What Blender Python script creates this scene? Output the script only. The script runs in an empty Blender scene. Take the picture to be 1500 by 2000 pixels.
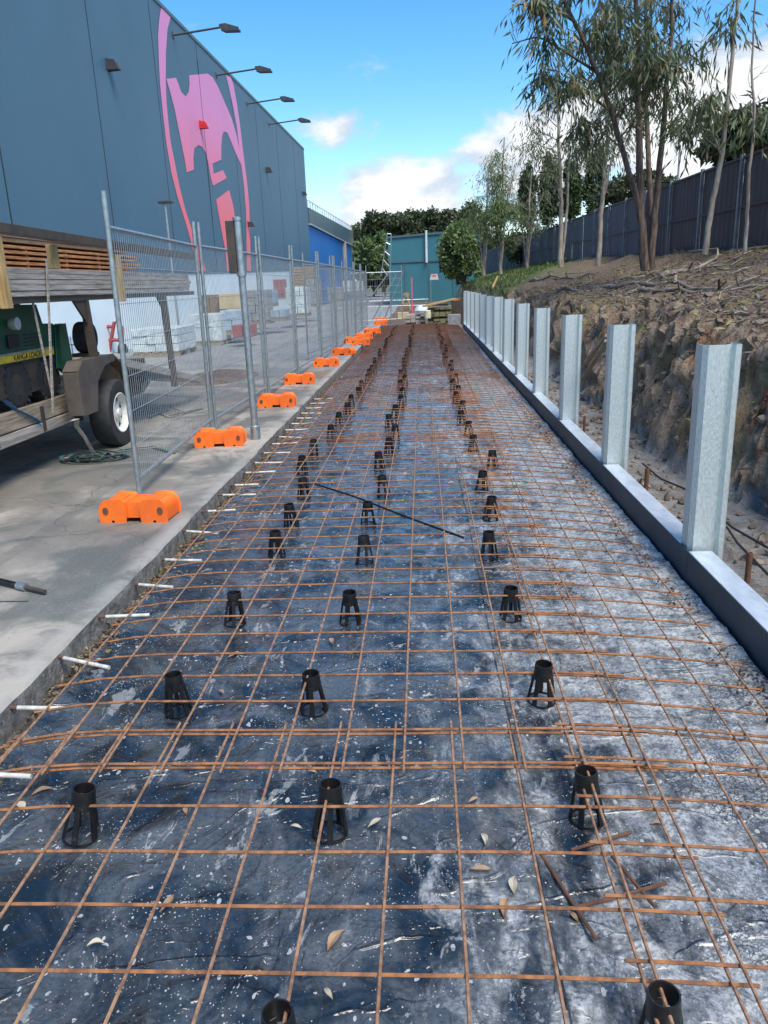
import bpy, math, random
import numpy as np
from mathutils import Vector, Matrix, noise
rnd = random.Random(7)
R = math.radians
S = bpy.context.scene
col = S.collection

# ---------------------------------------------------------------- camera
CX = Vector((0.99806434, 0.02253339, 0.05796394))     # rows: world axes expressed in camera axes
CY = Vector((0.04912704, 0.28583004, -0.95702023))
CZ = Vector((-0.03813275, 0.95801536, 0.28416977))
CAMZ = 1.67
FOC = 1500.0
cd = bpy.data.cameras.new('camera'); cam = bpy.data.objects.new('camera', cd); col.objects.link(cam)
cam.matrix_world = Matrix(((CX[0], CX[1], CX[2], 0), (CY[0], CY[1], CY[2], 0), (CZ[0], CZ[1], CZ[2], CAMZ), (0, 0, 0, 1)))
cd.sensor_fit = 'VERTICAL'; cd.sensor_height = 24; cd.lens = 24*FOC/2000; cd.clip_start = .05; cd.clip_end = 3000
S.camera = cam

def ray(px, py):
    d = Vector((px-750.0, 1000.0-py, -FOC))
    return Vector((CX.dot(d), CY.dot(d), CZ.dot(d)))
def onX(px, py, x):
    d = ray(px, py); return Vector((0, 0, CAMZ)) + d*(x/d.x)
def onY(px, py, y):
    d = ray(px, py); return Vector((0, 0, CAMZ)) + d*(y/d.y)
def onZ(px, py, z=0.0):
    d = ray(px, py); return Vector((0, 0, CAMZ)) + d*((z-CAMZ)/d.z)

# ---------------------------------------------------------------- world, sun, exposure
SUN_EL, SUN_AZ = R(58), R(146)           # azimuth from +Y towards +X
w = bpy.data.worlds.new('World'); S.world = w; w.use_nodes = True
nt = w.node_tree; nt.nodes.clear()
class G:
    """tiny node-graph helper"""
    def __init__(s, nt): s.nt = nt
    def n(s, t, **k):
        nd = s.nt.nodes.new(t)
        for a, b in k.items(): setattr(nd, a, b)
        return nd
    def l(s, a, b): s.nt.links.new(a, b)
    def put(s, v, sock):
        if isinstance(v, bpy.types.NodeSocket): s.l(v, sock)
        else: sock.default_value = v
    def m(s, op, a, b=0.0, c=None, clamp=False):
        nd = s.n('ShaderNodeMath', operation=op, use_clamp=clamp)
        s.put(a, nd.inputs[0]); s.put(b, nd.inputs[1])
        if c is not None: s.put(c, nd.inputs[2])
        return nd.outputs[0]
    def mr(s, v, a, b, c=0.0, d=1.0):
        nd = s.n('ShaderNodeMapRange', interpolation_type='SMOOTHSTEP')
        s.put(v, nd.inputs['Value']); s.put(a, nd.inputs['From Min']); s.put(b, nd.inputs['From Max']); s.put(c, nd.inputs['To Min']); s.put(d, nd.inputs['To Max'])
        return nd.outputs[0]
    def mix(s, f, a, b, blend='MIX'):
        nd = s.n('ShaderNodeMix', data_type='RGBA', blend_type=blend)
        s.put(f, nd.inputs[0])
        for v, k in ((a, 6), (b, 7)):
            s.put((*v, 1) if isinstance(v, tuple) and len(v) == 3 else v, nd.inputs[k])
        return nd.outputs[2]
    def noise(s, vec, scale, detail=4, rough=.55, dist=0.0):
        nd = s.n('ShaderNodeTexNoise')
        if vec is not None: s.l(vec, nd.inputs['Vector'])
        nd.inputs['Scale'].default_value = scale; nd.inputs['Detail'].default_value = detail
        nd.inputs['Roughness'].default_value = rough; nd.inputs['Distortion'].default_value = dist
        return nd.outputs['Fac']
    def voro(s, vec, scale, feat='F1', out='Distance', rand=1.0):
        nd = s.n('ShaderNodeTexVoronoi', feature=feat)
        if vec is not None: s.l(vec, nd.inputs['Vector'])
        nd.inputs['Scale'].default_value = scale; nd.inputs['Randomness'].default_value = rand
        return nd.outputs[out]
    def coord(s, kind='Object', scale=(1, 1, 1), rot=(0, 0, 0)):
        t = s.n('ShaderNodeTexCoord'); mp = s.n('ShaderNodeMapping')
        s.l(t.outputs[kind], mp.inputs['Vector']); mp.inputs['Scale'].default_value = scale; mp.inputs['Rotation'].default_value = rot
        return mp.outputs[0]
    def worldpos(s, scale=(1, 1, 1), rot=(0, 0, 0)):
        t = s.n('ShaderNodeNewGeometry'); mp = s.n('ShaderNodeMapping')
        s.l(t.outputs['Position'], mp.inputs['Vector']); mp.inputs['Scale'].default_value = scale; mp.inputs['Rotation'].default_value = rot
        return mp.outputs[0]
g = G(nt)
sky = g.n('ShaderNodeTexSky', sky_type='NISHITA', sun_disc=False, sun_elevation=SUN_EL, sun_rotation=SUN_AZ, air_density=1.0, dust_density=.25, ozone_density=2.0)
tc = g.n('ShaderNodeTexCoord'); sp = g.n('ShaderNodeSeparateXYZ'); g.l(tc.outputs['Generated'], sp.inputs[0])
yy = g.m('MAXIMUM', g.m('ABSOLUTE', sp.outputs[1]), .12)
u = g.m('DIVIDE', sp.outputs[0], yy); v = g.m('DIVIDE', sp.outputs[2], yy)
cb = g.n('ShaderNodeCombineXYZ'); g.l(u, cb.inputs[0]); g.l(g.m('MULTIPLY', v, 1.7), cb.inputs[1]); cb.inputs[2].default_value = .37
fb = g.noise(cb.outputs[0], 7.5, 9, .58, .25)
def blob(cu, cv, ru, rv, amp=1.0):
    a = g.m('DIVIDE', g.m('SUBTRACT', u, cu), ru); b = g.m('DIVIDE', g.m('SUBTRACT', v, cv), rv)
    d = g.m('SQRT', g.m('ADD', g.m('MULTIPLY', a, a), g.m('MULTIPLY', b, b)))
    return g.m('MULTIPLY', g.m('SUBTRACT', 1.0, d, clamp=True), amp)
field = blob(-.02, .08, .16, .085)
for a in ((-.09, .178, .085, .04, .55), (.15, .125, .15, .095, 1.0), (.36, .15, .26, .17, 1.1), (.50, .20, .25, .20, 1.0), (.30, .72, .34, .26, .95), (.95, .8, .55, .5, .9), (.35, 1.5, .7, .6, .9), (-1.6, .9, .6, .5, .7)):  # high blobs are unseen clouds, added to put bright reflections on the membrane
    field = g.m('MAXIMUM', field, blob(*a))
dens = g.m('ADD', g.m('MULTIPLY', field, .62), g.m('MULTIPLY', g.m('SUBTRACT', fb, .5), 1.15))
cmask = g.mr(dens, .13, .34)
fb2 = g.noise(cb.outputs[0], 16, 6, .6)
shade = g.mr(g.m('ADD', dens, g.m('MULTIPLY', fb2, .9)), .60, .95, .0, 1.0)
ccol = g.mix(shade, (2.4, 2.8, 3.3), (3.9, 4.0, 4.1))
hs = g.n('ShaderNodeHueSaturation'); hs.inputs['Hue'].default_value = .498; hs.inputs['Saturation'].default_value = 1.38; hs.inputs['Value'].default_value = .86; g.l(sky.outputs[0], hs.inputs['Color'])
skc = g.mix(g.m('MULTIPLY', cmask, g.mr(sp.outputs[2], -.01, .02)), hs.outputs[0], ccol)
bg = g.n('ShaderNodeBackground'); g.l(skc, bg.inputs[0]); bg.inputs[1].default_value = .13
wo = g.n('ShaderNodeOutputWorld'); g.l(bg.outputs[0], wo.inputs[0])

sl = bpy.data.lights.new('sun', 'SUN'); sl.energy = 2.6; sl.angle = R(32); sl.color = (1, .91, .77)
so = bpy.data.objects.new('sun', sl); col.objects.link(so)
sd = Vector((math.sin(SUN_AZ)*math.cos(SUN_EL), math.cos(SUN_AZ)*math.cos(SUN_EL), math.sin(SUN_EL)))
so.rotation_euler = sd.to_track_quat('Z', 'Y').to_euler(); so.location = (0, 0, 30)
S.view_settings.view_transform = 'Standard'; S.view_settings.look = 'None'; S.view_settings.gamma = 1
S.view_settings.exposure = 1.05

# ---------------------------------------------------------------- materials
def mat(name, c1, c2=None, scale=8.0, rough=.7, metal=0.0, bump=0.0, bscale=None, spots=None, stretch=(1, 1, 1), detail=6, lo=.35, hi=.65, spec=None, rough2=None, kind='Object', trans=0.0):
    m = bpy.data.materials.new(name); m.use_nodes = True; nt = m.node_tree; g = G(nt)
    b = nt.nodes['Principled BSDF']; co = g.coord(kind, stretch)
    c2 = c2 or tuple(x*.75 for x in c1)
    f = g.noise(co, scale, detail, .6); fac = g.mr(f, lo, hi)
    c = g.mix(fac, c1, c2)
    if spots:
        sc, th, scol = spots
        c = g.mix(g.mr(g.noise(co, sc, 5, .65), th, th+.06), c, scol)
    g.l(c, b.inputs['Base Color'])
    if rough2 is not None: g.l(g.mr(g.noise(co, scale*1.7, 5), .35, .65, rough, rough2), b.inputs['Roughness'])
    else: b.inputs['Roughness'].default_value = rough
    b.inputs['Metallic'].default_value = metal
    if spec is not None: b.inputs['Specular IOR Level'].default_value = spec
    if trans:
        b.inputs['Transmission Weight'].default_value = 0
    if bump:
        bn = g.n('ShaderNodeBump'); bn.inputs['Strength'].default_value = 1.0; bn.inputs['Distance'].default_value = bump
        g.l(g.noise(co, bscale or scale*3, 6, .6), bn.inputs['Height']); g.l(bn.outputs[0], b.inputs['Normal'])
    return m
M = {}
M['rust'] = mat('rust', (.36, .155, .06), (.15, .068, .036), 22, .85, 0, .0012, 200, spots=(5, .62, (.16, .12, .10)))
M['rust_long'] = mat('rust_long', (.34, .20, .12), (.17, .09, .055), 30, .85, 0, .001, 220)
M['rust_dark'] = mat('rust_dark', (.16, .065, .035), (.09, .05, .035), 30, .9)
M['galv'] = mat('galvanised_steel', (.60, .67, .67), (.49, .56, .57), 70, .34, .5, .0008, 60, spots=(11, .66, (.72, .76, .76)), rough2=.6, stretch=(1, 1, .5), lo=.38, hi=.62)
M['galv_tube'] = mat('galvanised_tube', (.42, .47, .49), (.30, .35, .37), 20, .42, .7, spots=(30, .66, (.6, .63, .62)))
M['wire'] = mat('fence_wire', (.45, .5, .52), (.34, .38, .4), 20, .5, .6)
M['channel'] = mat('dark_web_steel', (.020, .036, .052), (.030, .050, .068), 3, .55, .0, .001, 30, spots=(5, .64, (.05, .065, .075)))  # inner web face, much darker than the flange
M['flange'] = mat('bright_flange', (.62, .70, .78), (.50, .58, .66), 14, .38, .45, .0006, 60, spots=(22, .62, (.42, .47, .5)), stretch=(1, .4, 1))
M['black_plastic'] = mat('black_plastic', (.004, .004, .0045), (.009, .009, .010), 20, .38, spots=(28, .64, (.045, .042, .04)), rough2=.5)
M['orange'] = mat('orange_plastic', (.90, .17, .012), (.78, .13, .012), 5, .42, 0, .001, 40, spots=(9, .62, (.62, .22, .09)), rough2=.6)
M['white_pl'] = mat('white_plastic', (.62, .61, .56), (.42, .42, .38), 25, .4)
M['timber'] = mat('weathered_timber', (.36, .30, .22), (.18, .145, .105), 5, .85, 0, .002, 30, stretch=(8, .6, 8))
M['timber_y'] = mat('fresh_timber', (.46, .33, .15), (.30, .19, .08), 5, .8, 0, .002, 30, stretch=(6, 6, 1))
M['timber_o'] = mat('orange_timber', (.50, .23, .09), (.22, .095, .04), 9, .85, 0, .002, 30, stretch=(3, .5, 6))
M['timber_g'] = mat('grey_boards', (.44, .40, .36), (.23, .205, .18), 6, .85, 0, .002, 40, stretch=(8, .5, 8))
M['dark_steel'] = mat('dark_steel', (.055, .05, .047), (.09, .07, .055), 8, .6, .3, .001, 30, spots=(7, .62, (.13, .065, .035)))
M['mud_steel'] = mat('dusty_grey_steel', (.13, .115, .10), (.085, .075, .068), 4, .6, .3, .001, 30, spots=(5, .64, (.17, .09, .055)))
M['tyre'] = mat('tyre_rubber', (.016, .018, .021), (.03, .03, .032), 12, .75, 0, .002, 60)
M['rim'] = mat('white_rim', (.72, .73, .68), (.55, .55, .5), 12, .4, spots=(14, .66, (.25, .2, .15)))
M['green'] = mat('green_paint', (.012, .085, .045), (.008, .055, .032), 7, .35, spots=(12, .68, (.07, .08, .06)))
M['yellow'] = mat('yellow_decal', (.62, .45, .03), (.5, .36, .03), 20, .5)
M['black_ink'] = mat('black_ink', (.012, .014, .012), None, 10, .5)
M['blue_tarp'] = mat('blue_tarp', (.05, .20, .42), (.03, .13, .30), 6, .55, 0, .01, 9)
M['teal_strap'] = mat('teal_strap', (.06, .17, .17), (.03, .09, .10), 14, .8)
M['bark'] = mat('gum_bark', (.17, .125, .10), (.065, .045, .038), 6, .9, 0, .012, 18, stretch=(3, 3, .6))
M['bark_pale'] = mat('pale_bark', (.36, .33, .28), (.20, .165, .14), 5, .85, 0, .008, 16, stretch=(2, 2, .6))
M['fence_r'] = mat('dark_steel_sheet', (.105, .080, .080), (.075, .060, .062), 1.3, .7, 0, spots=(2.2, .62, (.14, .115, .112)), stretch=(1, 1, .4))
M['fence_b'] = mat('blue_grey_sheet', (.13, .13, .135), (.10, .10, .105), 1.3, .7, 0, stretch=(1, 1, .4))
M['fence_p'] = mat('fence_post_steel', (.27, .27, .29), (.17, .17, .19), 4, .5, .3)
M['bwhite'] = mat('pale_wall', (.74, .86, .90), (.66, .79, .85), .6, .7, spots=(1.5, .68, (.5, .6, .68)))
M['bblue'] = mat('bright_blue_wall', (.004, .15, .46), (.004, .13, .40), .8, .6)
M['bteal'] = mat('teal_cladding', (.035, .16, .21), (.03, .14, .185), .4, .5)
M['fascia'] = mat('dark_teal_fascia', (.07, .13, .15), (.06, .11, .13), .5, .5)
M['trim'] = mat('pale_trim', (.6, .68, .72), None, 3, .5)
M['roofm'] = mat('roof_metal', (.35, .38, .4), (.28, .3, .32), 1, .5, .3)
M['lamp'] = mat('black_lamp_metal', (.03, .032, .035), (.05, .052, .055), 10, .45)
M['red_box'] = mat('red_lamp_box', (.60, .025, .02), (.45, .02, .02), 8, .4)
M['red_steel'] = mat('red_steel', (.36, .06, .07), (.25, .05, .06), 8, .5)
M['beige'] = mat('beige_carton', (.56, .45, .25), (.45, .35, .2), 6, .8)
M['brownc'] = mat('brown_carton', (.24, .16, .10), (.17, .11, .07), 6, .85)
M['wrap'] = mat('white_wrap', (.62, .70, .72), (.42, .50, .54), 5, .35, 0, .02, 8)
M['wrap_b'] = mat('blue_wrap', (.26, .38, .52), (.4, .5, .58), 5, .4, 0, .02, 8)
M['greyblock'] = mat('grey_blocks', (.30, .31, .32), (.2, .21, .22), 8, .9, 0, .01, 14)
M['cream'] = mat('cream_plastic', (.72, .68, .48), None, 8, .5)
M['olive'] = mat('olive_boards', (.22, .20, .10), (.13, .12, .07), 6, .9)
M['leafdry'] = mat('dry_leaf', (.34, .24, .15), (.22, .12, .07), 9, .8)
M['leafpale'] = mat('pale_leaf', (.48, .45, .36), (.34, .30, .22), 9, .8)
M['branch'] = mat('bleached_branch', (.30, .265, .235), (.14, .115, .095), 7, .9, 0, .004, 20)
M['pink'] = mat('pink_string', (.75, .12, .22), None, 5, .7)
M['cable'] = mat('black_cable', (.018, .018, .02), None, 5, .6)

def leafmat(name, a, b, c):
    m = bpy.data.materials.new(name); m.use_nodes = True; g = G(m.node_tree); p = m.node_tree.nodes['Principled BSDF']
    at = g.n('ShaderNodeAttribute', attribute_name='tint')
    cc = g.mix(at.outputs['Fac'], a, b); cc = g.mix(g.mr(at.outputs['Fac'], .86, .9), cc, c)
    g.l(cc, p.inputs['Base Color']); p.inputs['Roughness'].default_value = .5
    tr = g.n('ShaderNodeBsdfTranslucent'); g.l(cc, tr.inputs[0]); mx = g.n('ShaderNodeMixShader'); mx.inputs[0].default_value = .25
    g.l(p.outputs[0], mx.inputs[1]); g.l(tr.outputs[0], mx.inputs[2]); g.l(mx.outputs[0], m.node_tree.nodes['Material Output'].inputs[0])
    return m
M['gumleaf'] = leafmat('gum_leaves', (.055, .075, .036), (.17, .20, .10), (.28, .19, .09))
M['darkleaf'] = leafmat('dark_leaves', (.03, .045, .018), (.085, .11, .045), (.12, .12, .06))
M['bushleaf'] = leafmat('bush_leaves', (.06, .105, .035), (.17, .24, .08), (.24, .26, .10))
M['conleaf'] = leafmat('conifer_leaves', (.025, .05, .02), (.07, .11, .035), (.09, .12, .05))
M['litter'] = leafmat('leaf_litter', (.08, .06, .045), (.25, .195, .14), (.26, .25, .10))
M['grassm'] = leafmat('grass_blades', (.06, .11, .025), (.13, .19, .05), (.2, .2, .09))

def m_sheet():
    m = bpy.data.materials.new('black_polythene'); m.use_nodes = True; g = G(m.node_tree); p = m.node_tree.nodes['Principled BSDF']
    co = g.worldpos(); sx = g.n('ShaderNodeSeparateXYZ'); g.l(co, sx.inputs[0])
    big = g.noise(co, .9, 5, .6, .6); med = g.noise(co, 3.2, 7, .65, .8)
    str_ = g.noise(g.worldpos((3.0, .9, 1), (0, 0, R(35))), 2.6, 7, .62, 1.2)
    right = g.mr(g.m('ADD', sx.outputs[0], g.m('MULTIPLY', g.m('SUBTRACT', med, .5), 1.3)), -.35, 1.05)
    # dried slurry film: heavier towards the right-hand edge, with painted sheen and glare
    d1 = g.m('ADD', g.m('SUBTRACT', g.m('MULTIPLY', right, .56), .13), g.m('MULTIPLY', g.m('SUBTRACT', big, .5), .95))
    d1 = g.m('ADD', d1, g.m('MULTIPLY', g.m('SUBTRACT', str_, .5), 1.2))
    film_glare = g.mr(d1, .0, .38)
    mot = g.noise(co, 13, 8, .72, .5); film_glare = g.m('MULTIPLY', film_glare, g.mr(mot, .40, .54, .42, 1.0)); fin_ = g.noise(co, 42, 6, .75, .3); film_glare = g.m('MULTIPLY', film_glare, g.mr(fin_, .40, .55, .45, 1.0))
    glare = g.noise(g.worldpos((2.4, 1.0, 1), (0, 0, R(-20))), 1.9, 8, .68, 1.0); film_glare = g.m('MAXIMUM', film_glare, g.m('MULTIPLY', g.mr(glare, .56, .68), g.mr(sx.outputs[0], -.7, .3)))  # white glare painted into the colour as streaks, fading out leftward
    # crackled film
    crd = g.n('ShaderNodeVectorMath', operation='MULTIPLY_ADD'); cn_ = g.n('ShaderNodeTexNoise'); cn_.inputs['Scale'].default_value = 26; cn_.inputs['Detail'].default_value = 5; g.l(co, cn_.inputs['Vector']); g.l(cn_.outputs['Color'], crd.inputs[0]); crd.inputs[1].default_value = (.09, .09, .09); g.l(co, crd.inputs[2]); crk = g.voro(crd.outputs[0], 44, 'DISTANCE_TO_EDGE'); crkm = g.mr(crk, .03, .16)
    crz = g.mr(g.noise(co, 1.4, 3), .50, .62)
    film_glare = g.m('MULTIPLY', film_glare, g.m('SUBTRACT', 1.0, g.m('MULTIPLY', crz, g.m('SUBTRACT', 1.0, crkm))))
    # specks and splashes
    v1 = g.voro(g.worldpos((1, .8, 1), (0, 0, .4)), 48); r1 = g.m('MULTIPLY', g.noise(co, 5, 4, .7), .40)
    s1 = g.m('LESS_THAN', v1, g.m('SUBTRACT', r1, .11))
    v2 = g.voro(g.worldpos((1, .55, 1), (0, 0, -.5)), 15); s2 = g.m('LESS_THAN', g.m('ADD', v2, g.m('MULTIPLY', med, .32)), .235)
    v3 = g.voro(co, 95); s3 = g.m('LESS_THAN', v3, g.m('SUBTRACT', g.m('MULTIPLY', g.noise(co, 2.1, 8, .82), 1.5), .66))
    dis = g.n('ShaderNodeVectorMath', operation='MULTIPLY_ADD'); nn_ = g.n('ShaderNodeTexNoise'); nn_.inputs['Scale'].default_value = 30; g.l(co, nn_.inputs['Vector']); g.l(nn_.outputs['Color'], dis.inputs[0]); dis.inputs[1].default_value = (.05, .05, .05); g.l(co, dis.inputs[2])
    v4 = g.voro(dis.outputs[0], 22); s4 = g.m('LESS_THAN', g.m('ADD', v4, g.m('MULTIPLY', g.noise(co, 2.9, 6, .75), 1.0)), .585)
    sm = g.noise(g.worldpos((1, .45, 1), (0, 0, R(28))), 9, 9, .72, .6); s5 = g.mr(g.m('ADD', sm, g.m('MULTIPLY', g.m('SUBTRACT', big, .5), .35)), .60, .64)
    spk = g.m('MAXIMUM', g.m('MAXIMUM', s1, s2), s3); spk = g.m('MAXIMUM', spk, s4); spk = g.m('MAXIMUM', spk, g.m('MULTIPLY', s5, .6))
    film_glare = g.m('MULTIPLY', g.m('ADD', film_glare, g.m('MULTIPLY', g.mr(med, .38, .6), .16)), g.mr(g.noise(co, 75, 4, .7), .34, .56, .45, 1.0), clamp=True)
    basec = g.mix(g.mr(med, .35, .7), (.009, .016, .024), (.022, .033, .046))
    c = g.mix(g.m('MULTIPLY', film_glare, .85), basec, g.mix(big, (.38, .43, .49), (.58, .59, .57)))
    c = g.mix(g.m('MULTIPLY', spk, .72), c, (.50, .52, .52))
    # brown silt at far end
    silt = g.mr(g.m('ADD', sx.outputs[1], g.m('MULTIPLY', g.m('SUBTRACT', big, .5), 16)), 9, 22)
    c = g.mix(g.m('MULTIPLY', silt, .28), c, (.17, .125, .10))
    g.l(c, p.inputs['Base Color'])
    rr = g.m('ADD', .10, g.m('MULTIPLY', film_glare, .26)); rr = g.m('ADD', rr, g.m('MULTIPLY', silt, .12))
    rr = g.m('ADD', rr, g.m('MULTIPLY', g.mr(str_, .4, .7), .10)); g.l(rr, p.inputs['Roughness']); p.inputs['Coat Weight'].default_value = .5; p.inputs['Coat Roughness'].default_value = .10
    p.inputs['IOR'].default_value = 1.5
    bn = g.n('ShaderNodeBump'); bn.inputs['Distance'].default_value = .024; bn.inputs['Strength'].default_value = .9
    wr = g.noise(g.worldpos((1.1, 2.1, 1), (0, 0, R(-14))), 2.4, 5, .55, .5)
    wr2 = g.noise(g.worldpos((1, 1.5, 1), (0, 0, R(22))), 8, 4, .55, .4)
    h = g.m('ADD', g.m('MULTIPLY', wr, 1.2), g.m('MULTIPLY', wr2, .4)); h = g.m('ADD', h, g.m('MULTIPLY', spk, .03))
    def ridge(sc, wdt, rz, amp, st=(1, 1, 1)):
        n_ = g.noise(g.worldpos(st, (0, 0, R(rz))), sc, 3, .5, .9); return g.m('MULTIPLY', g.mr(g.m('ABSOLUTE', g.m('SUBTRACT', n_, .5)), 0.0, wdt, 1.0, 0.0), amp)
    h = g.m('ADD', h, ridge(1.3, .026, 20, .34, (1, 1.6, 1))); h = g.m('ADD', h, ridge(2.7, .034, -35, .20)); h = g.m('ADD', h, ridge(5.5, .035, 60, .10))
    g.l(h, bn.inputs['Height']); g.l(bn.outputs[0], p.inputs['Normal'])
    return m
M['sheet'] = m_sheet()

def m_concrete():
    m = bpy.data.materials.new('yard_concrete'); m.use_nodes = True; g = G(m.node_tree); p = m.node_tree.nodes['Principled BSDF']
    co = g.worldpos(); sx = g.n('ShaderNodeSeparateXYZ'); g.l(co, sx.inputs[0])
    a = g.noise(co, .55, 6, .6, .4); b = g.noise(co, 5, 7, .65); c_ = g.noise(co, 60, 3, .6)
    c = g.mix(g.mr(a, .42, .58), (.35, .325, .285), (.17, .16, .142)); c = g.mix(g.mr(b, .44, .64), c, (.185, .18, .17))
    c = g.mix(g.m('MULTIPLY', g.mr(g.noise(co, .9, 5, .6, .8), .50, .60), .8), c, (.085, .105, .10))   # damp stains
    c = g.mix(g.m('MULTIPLY', g.mr(c_, .55, .7), .35), c, (.33, .33, .31))
    c = g.mix(g.m('MULTIPLY', g.mr(g.noise(co, 22, 4, .7), .62, .68), .5), c, (.13, .12, .11))
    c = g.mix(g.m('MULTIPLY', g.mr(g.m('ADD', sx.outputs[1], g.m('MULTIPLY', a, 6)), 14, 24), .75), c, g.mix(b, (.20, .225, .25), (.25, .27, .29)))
    mud = g.m('MULTIPLY', g.mr(g.noise(co, .7, 6, .7, .5), .50, .60), g.m('MULTIPLY', g.mr(sx.outputs[1], 8.5, 10), g.mr(sx.outputs[1], 17, 14)))
    c = g.mix(g.m('MULTIPLY', mud, .8), c, (.17, .115, .085))
    tyr = g.noise(g.worldpos((2.2, .10, 1), (0, 0, R(3))), 1.6, 5, .6); c = g.mix(g.m('MULTIPLY', g.mr(tyr, .52, .66), .45), c, (.10, .10, .095))
    crk = g.n('ShaderNodeTexVoronoi', feature='DISTANCE_TO_EDGE'); crk.inputs['Scale'].default_value = .28; dz = g.n('ShaderNodeVectorMath', operation='MULTIPLY_ADD'); nz_ = g.n('ShaderNodeTexNoise'); nz_.inputs['Scale'].default_value = 2.5; nz_.inputs['Detail'].default_value = 8; g.l(co, nz_.inputs['Vector']); g.l(nz_.outputs['Color'], dz.inputs[0]); dz.inputs[1].default_value = (.6, .6, .6); g.l(co, dz.inputs[2]); g.l(dz.outputs[0], crk.inputs['Vector'])
    c = g.mix(g.m('MULTIPLY', g.m('LESS_THAN', crk.outputs['Distance'], .0016), .6), c, (.07, .065, .06))
    edg = g.m('MULTIPLY', g.mr(sx.outputs[0], -1.82, -1.70), g.mr(b, .3, .6)); c = g.mix(g.m('MULTIPLY', edg, .55), c, (.40, .39, .36))
    g.l(c, p.inputs['Base Color']); g.l(g.mr(a, .4, .6, .85, .6), p.inputs['Roughness'])
    bn = g.n('ShaderNodeBump'); bn.inputs['Distance'].default_value = .006; g.l(g.m('ADD', b, g.m('MULTIPLY', c_, .4)), bn.inputs['Height']); g.l(bn.outputs[0], p.inputs['Normal'])
    return m
M['concrete'] = m_concrete()
M['conc_face'] = mat('broken_concrete_face', (.24, .23, .215), (.12, .115, .105), 14, .95, 0, .012, 26, spots=(30, .62, (.36, .35, .33)))

def m_bank():
    m = bpy.data.materials.new('bank_soil'); m.use_nodes = True; g = G(m.node_tree); p = m.node_tree.nodes['Principled BSDF']
    co = g.worldpos(); sx = g.n('ShaderNodeSeparateXYZ'); g.l(co, sx.inputs[0]); ge = g.n('ShaderNodeNewGeometry'); sn = g.n('ShaderNodeSeparateXYZ'); g.l(ge.outputs['Normal'], sn.inputs[0])
    a = g.noise(co, 1.1, 7, .65, .6); b = g.noise(co, 6, 8, .7, .4); d = g.noise(co, 28, 5, .7)
    c = g.mix(g.mr(a, .36, .64), (.40, .285, .20), (.17, .112, .075)); c = g.mix(g.mr(b, .40, .62), c, (.44, .35, .265))
    c = g.mix(g.m('MULTIPLY', g.mr(g.noise(co, .8, 5, .6, .5), .52, .62), .7), c, (.27, .20, .10))       # ochre clay
    c = g.mix(g.m('MULTIPLY', g.mr(g.noise(co, 1.7, 5, .7), .58, .64), .6), c, (.30, .13, .06))             # red clay
    top = g.mr(sn.outputs[2], .70, .88)
    mul = g.mix(g.mr(d, .38, .62), (.065, .045, .032), (.20, .15, .11))
    c = g.mix(g.m('MULTIPLY', g.m('MULTIPLY', top, .85), g.mr(sx.outputs[2], .7, 1.1)), c, mul)
    c = g.mix(g.m('MULTIPLY', g.m('MULTIPLY', g.mr(g.noise(co, 1.3, 5, .65), .53, .60), g.mr(d, .4, .6)), g.mr(sx.outputs[2], .8, 1.1)), c, (.20, .20, .065))
    wet = g.m('MULTIPLY', g.mr(sx.outputs[2], .16, .04), g.mr(sx.outputs[1], 22, 16)); c = g.mix(g.m('MULTIPLY', wet, .85), c, g.mix(g.mr(b, .35, .65), (.36, .38, .40), (.18, .175, .165)))
    gr = g.m('MULTIPLY', g.mr(g.m('ADD', g.m('SUBTRACT', sx.outputs[1], g.m('MULTIPLY', sx.outputs[0], 2.2)), g.m('MULTIPLY', g.m('SUBTRACT', a, .5), 10)), 17, 22), g.mr(sx.outputs[2], .9, 1.3))
    c = g.mix(g.m('MULTIPLY', gr, .92), c, g.mix(b, (.055, .085, .022), (.12, .16, .05)))
    g.l(c, p.inputs['Base Color']); g.l(g.m('SUBTRACT', .95, g.m('MULTIPLY', wet, .45)), p.inputs['Roughness'])
    bn = g.n('ShaderNodeBump'); bn.inputs['Distance'].default_value = .10; g.l(g.m('ADD', b, g.m('MULTIPLY', d, .45)), bn.inputs['Height']); g.l(bn.outputs[0], p.inputs['Normal'])
    return m
M['bank'] = m_bank()
M['soil'] = mat('brown_soil', (.15, .105, .075), (.07, .05, .04), 6, .95, 0, .03, 16, spots=(25, .62, (.26, .22, .18)))
M['far_ground'] = mat('far_ground', (.10, .10, .07), (.07, .08, .045), .3, .95)

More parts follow.
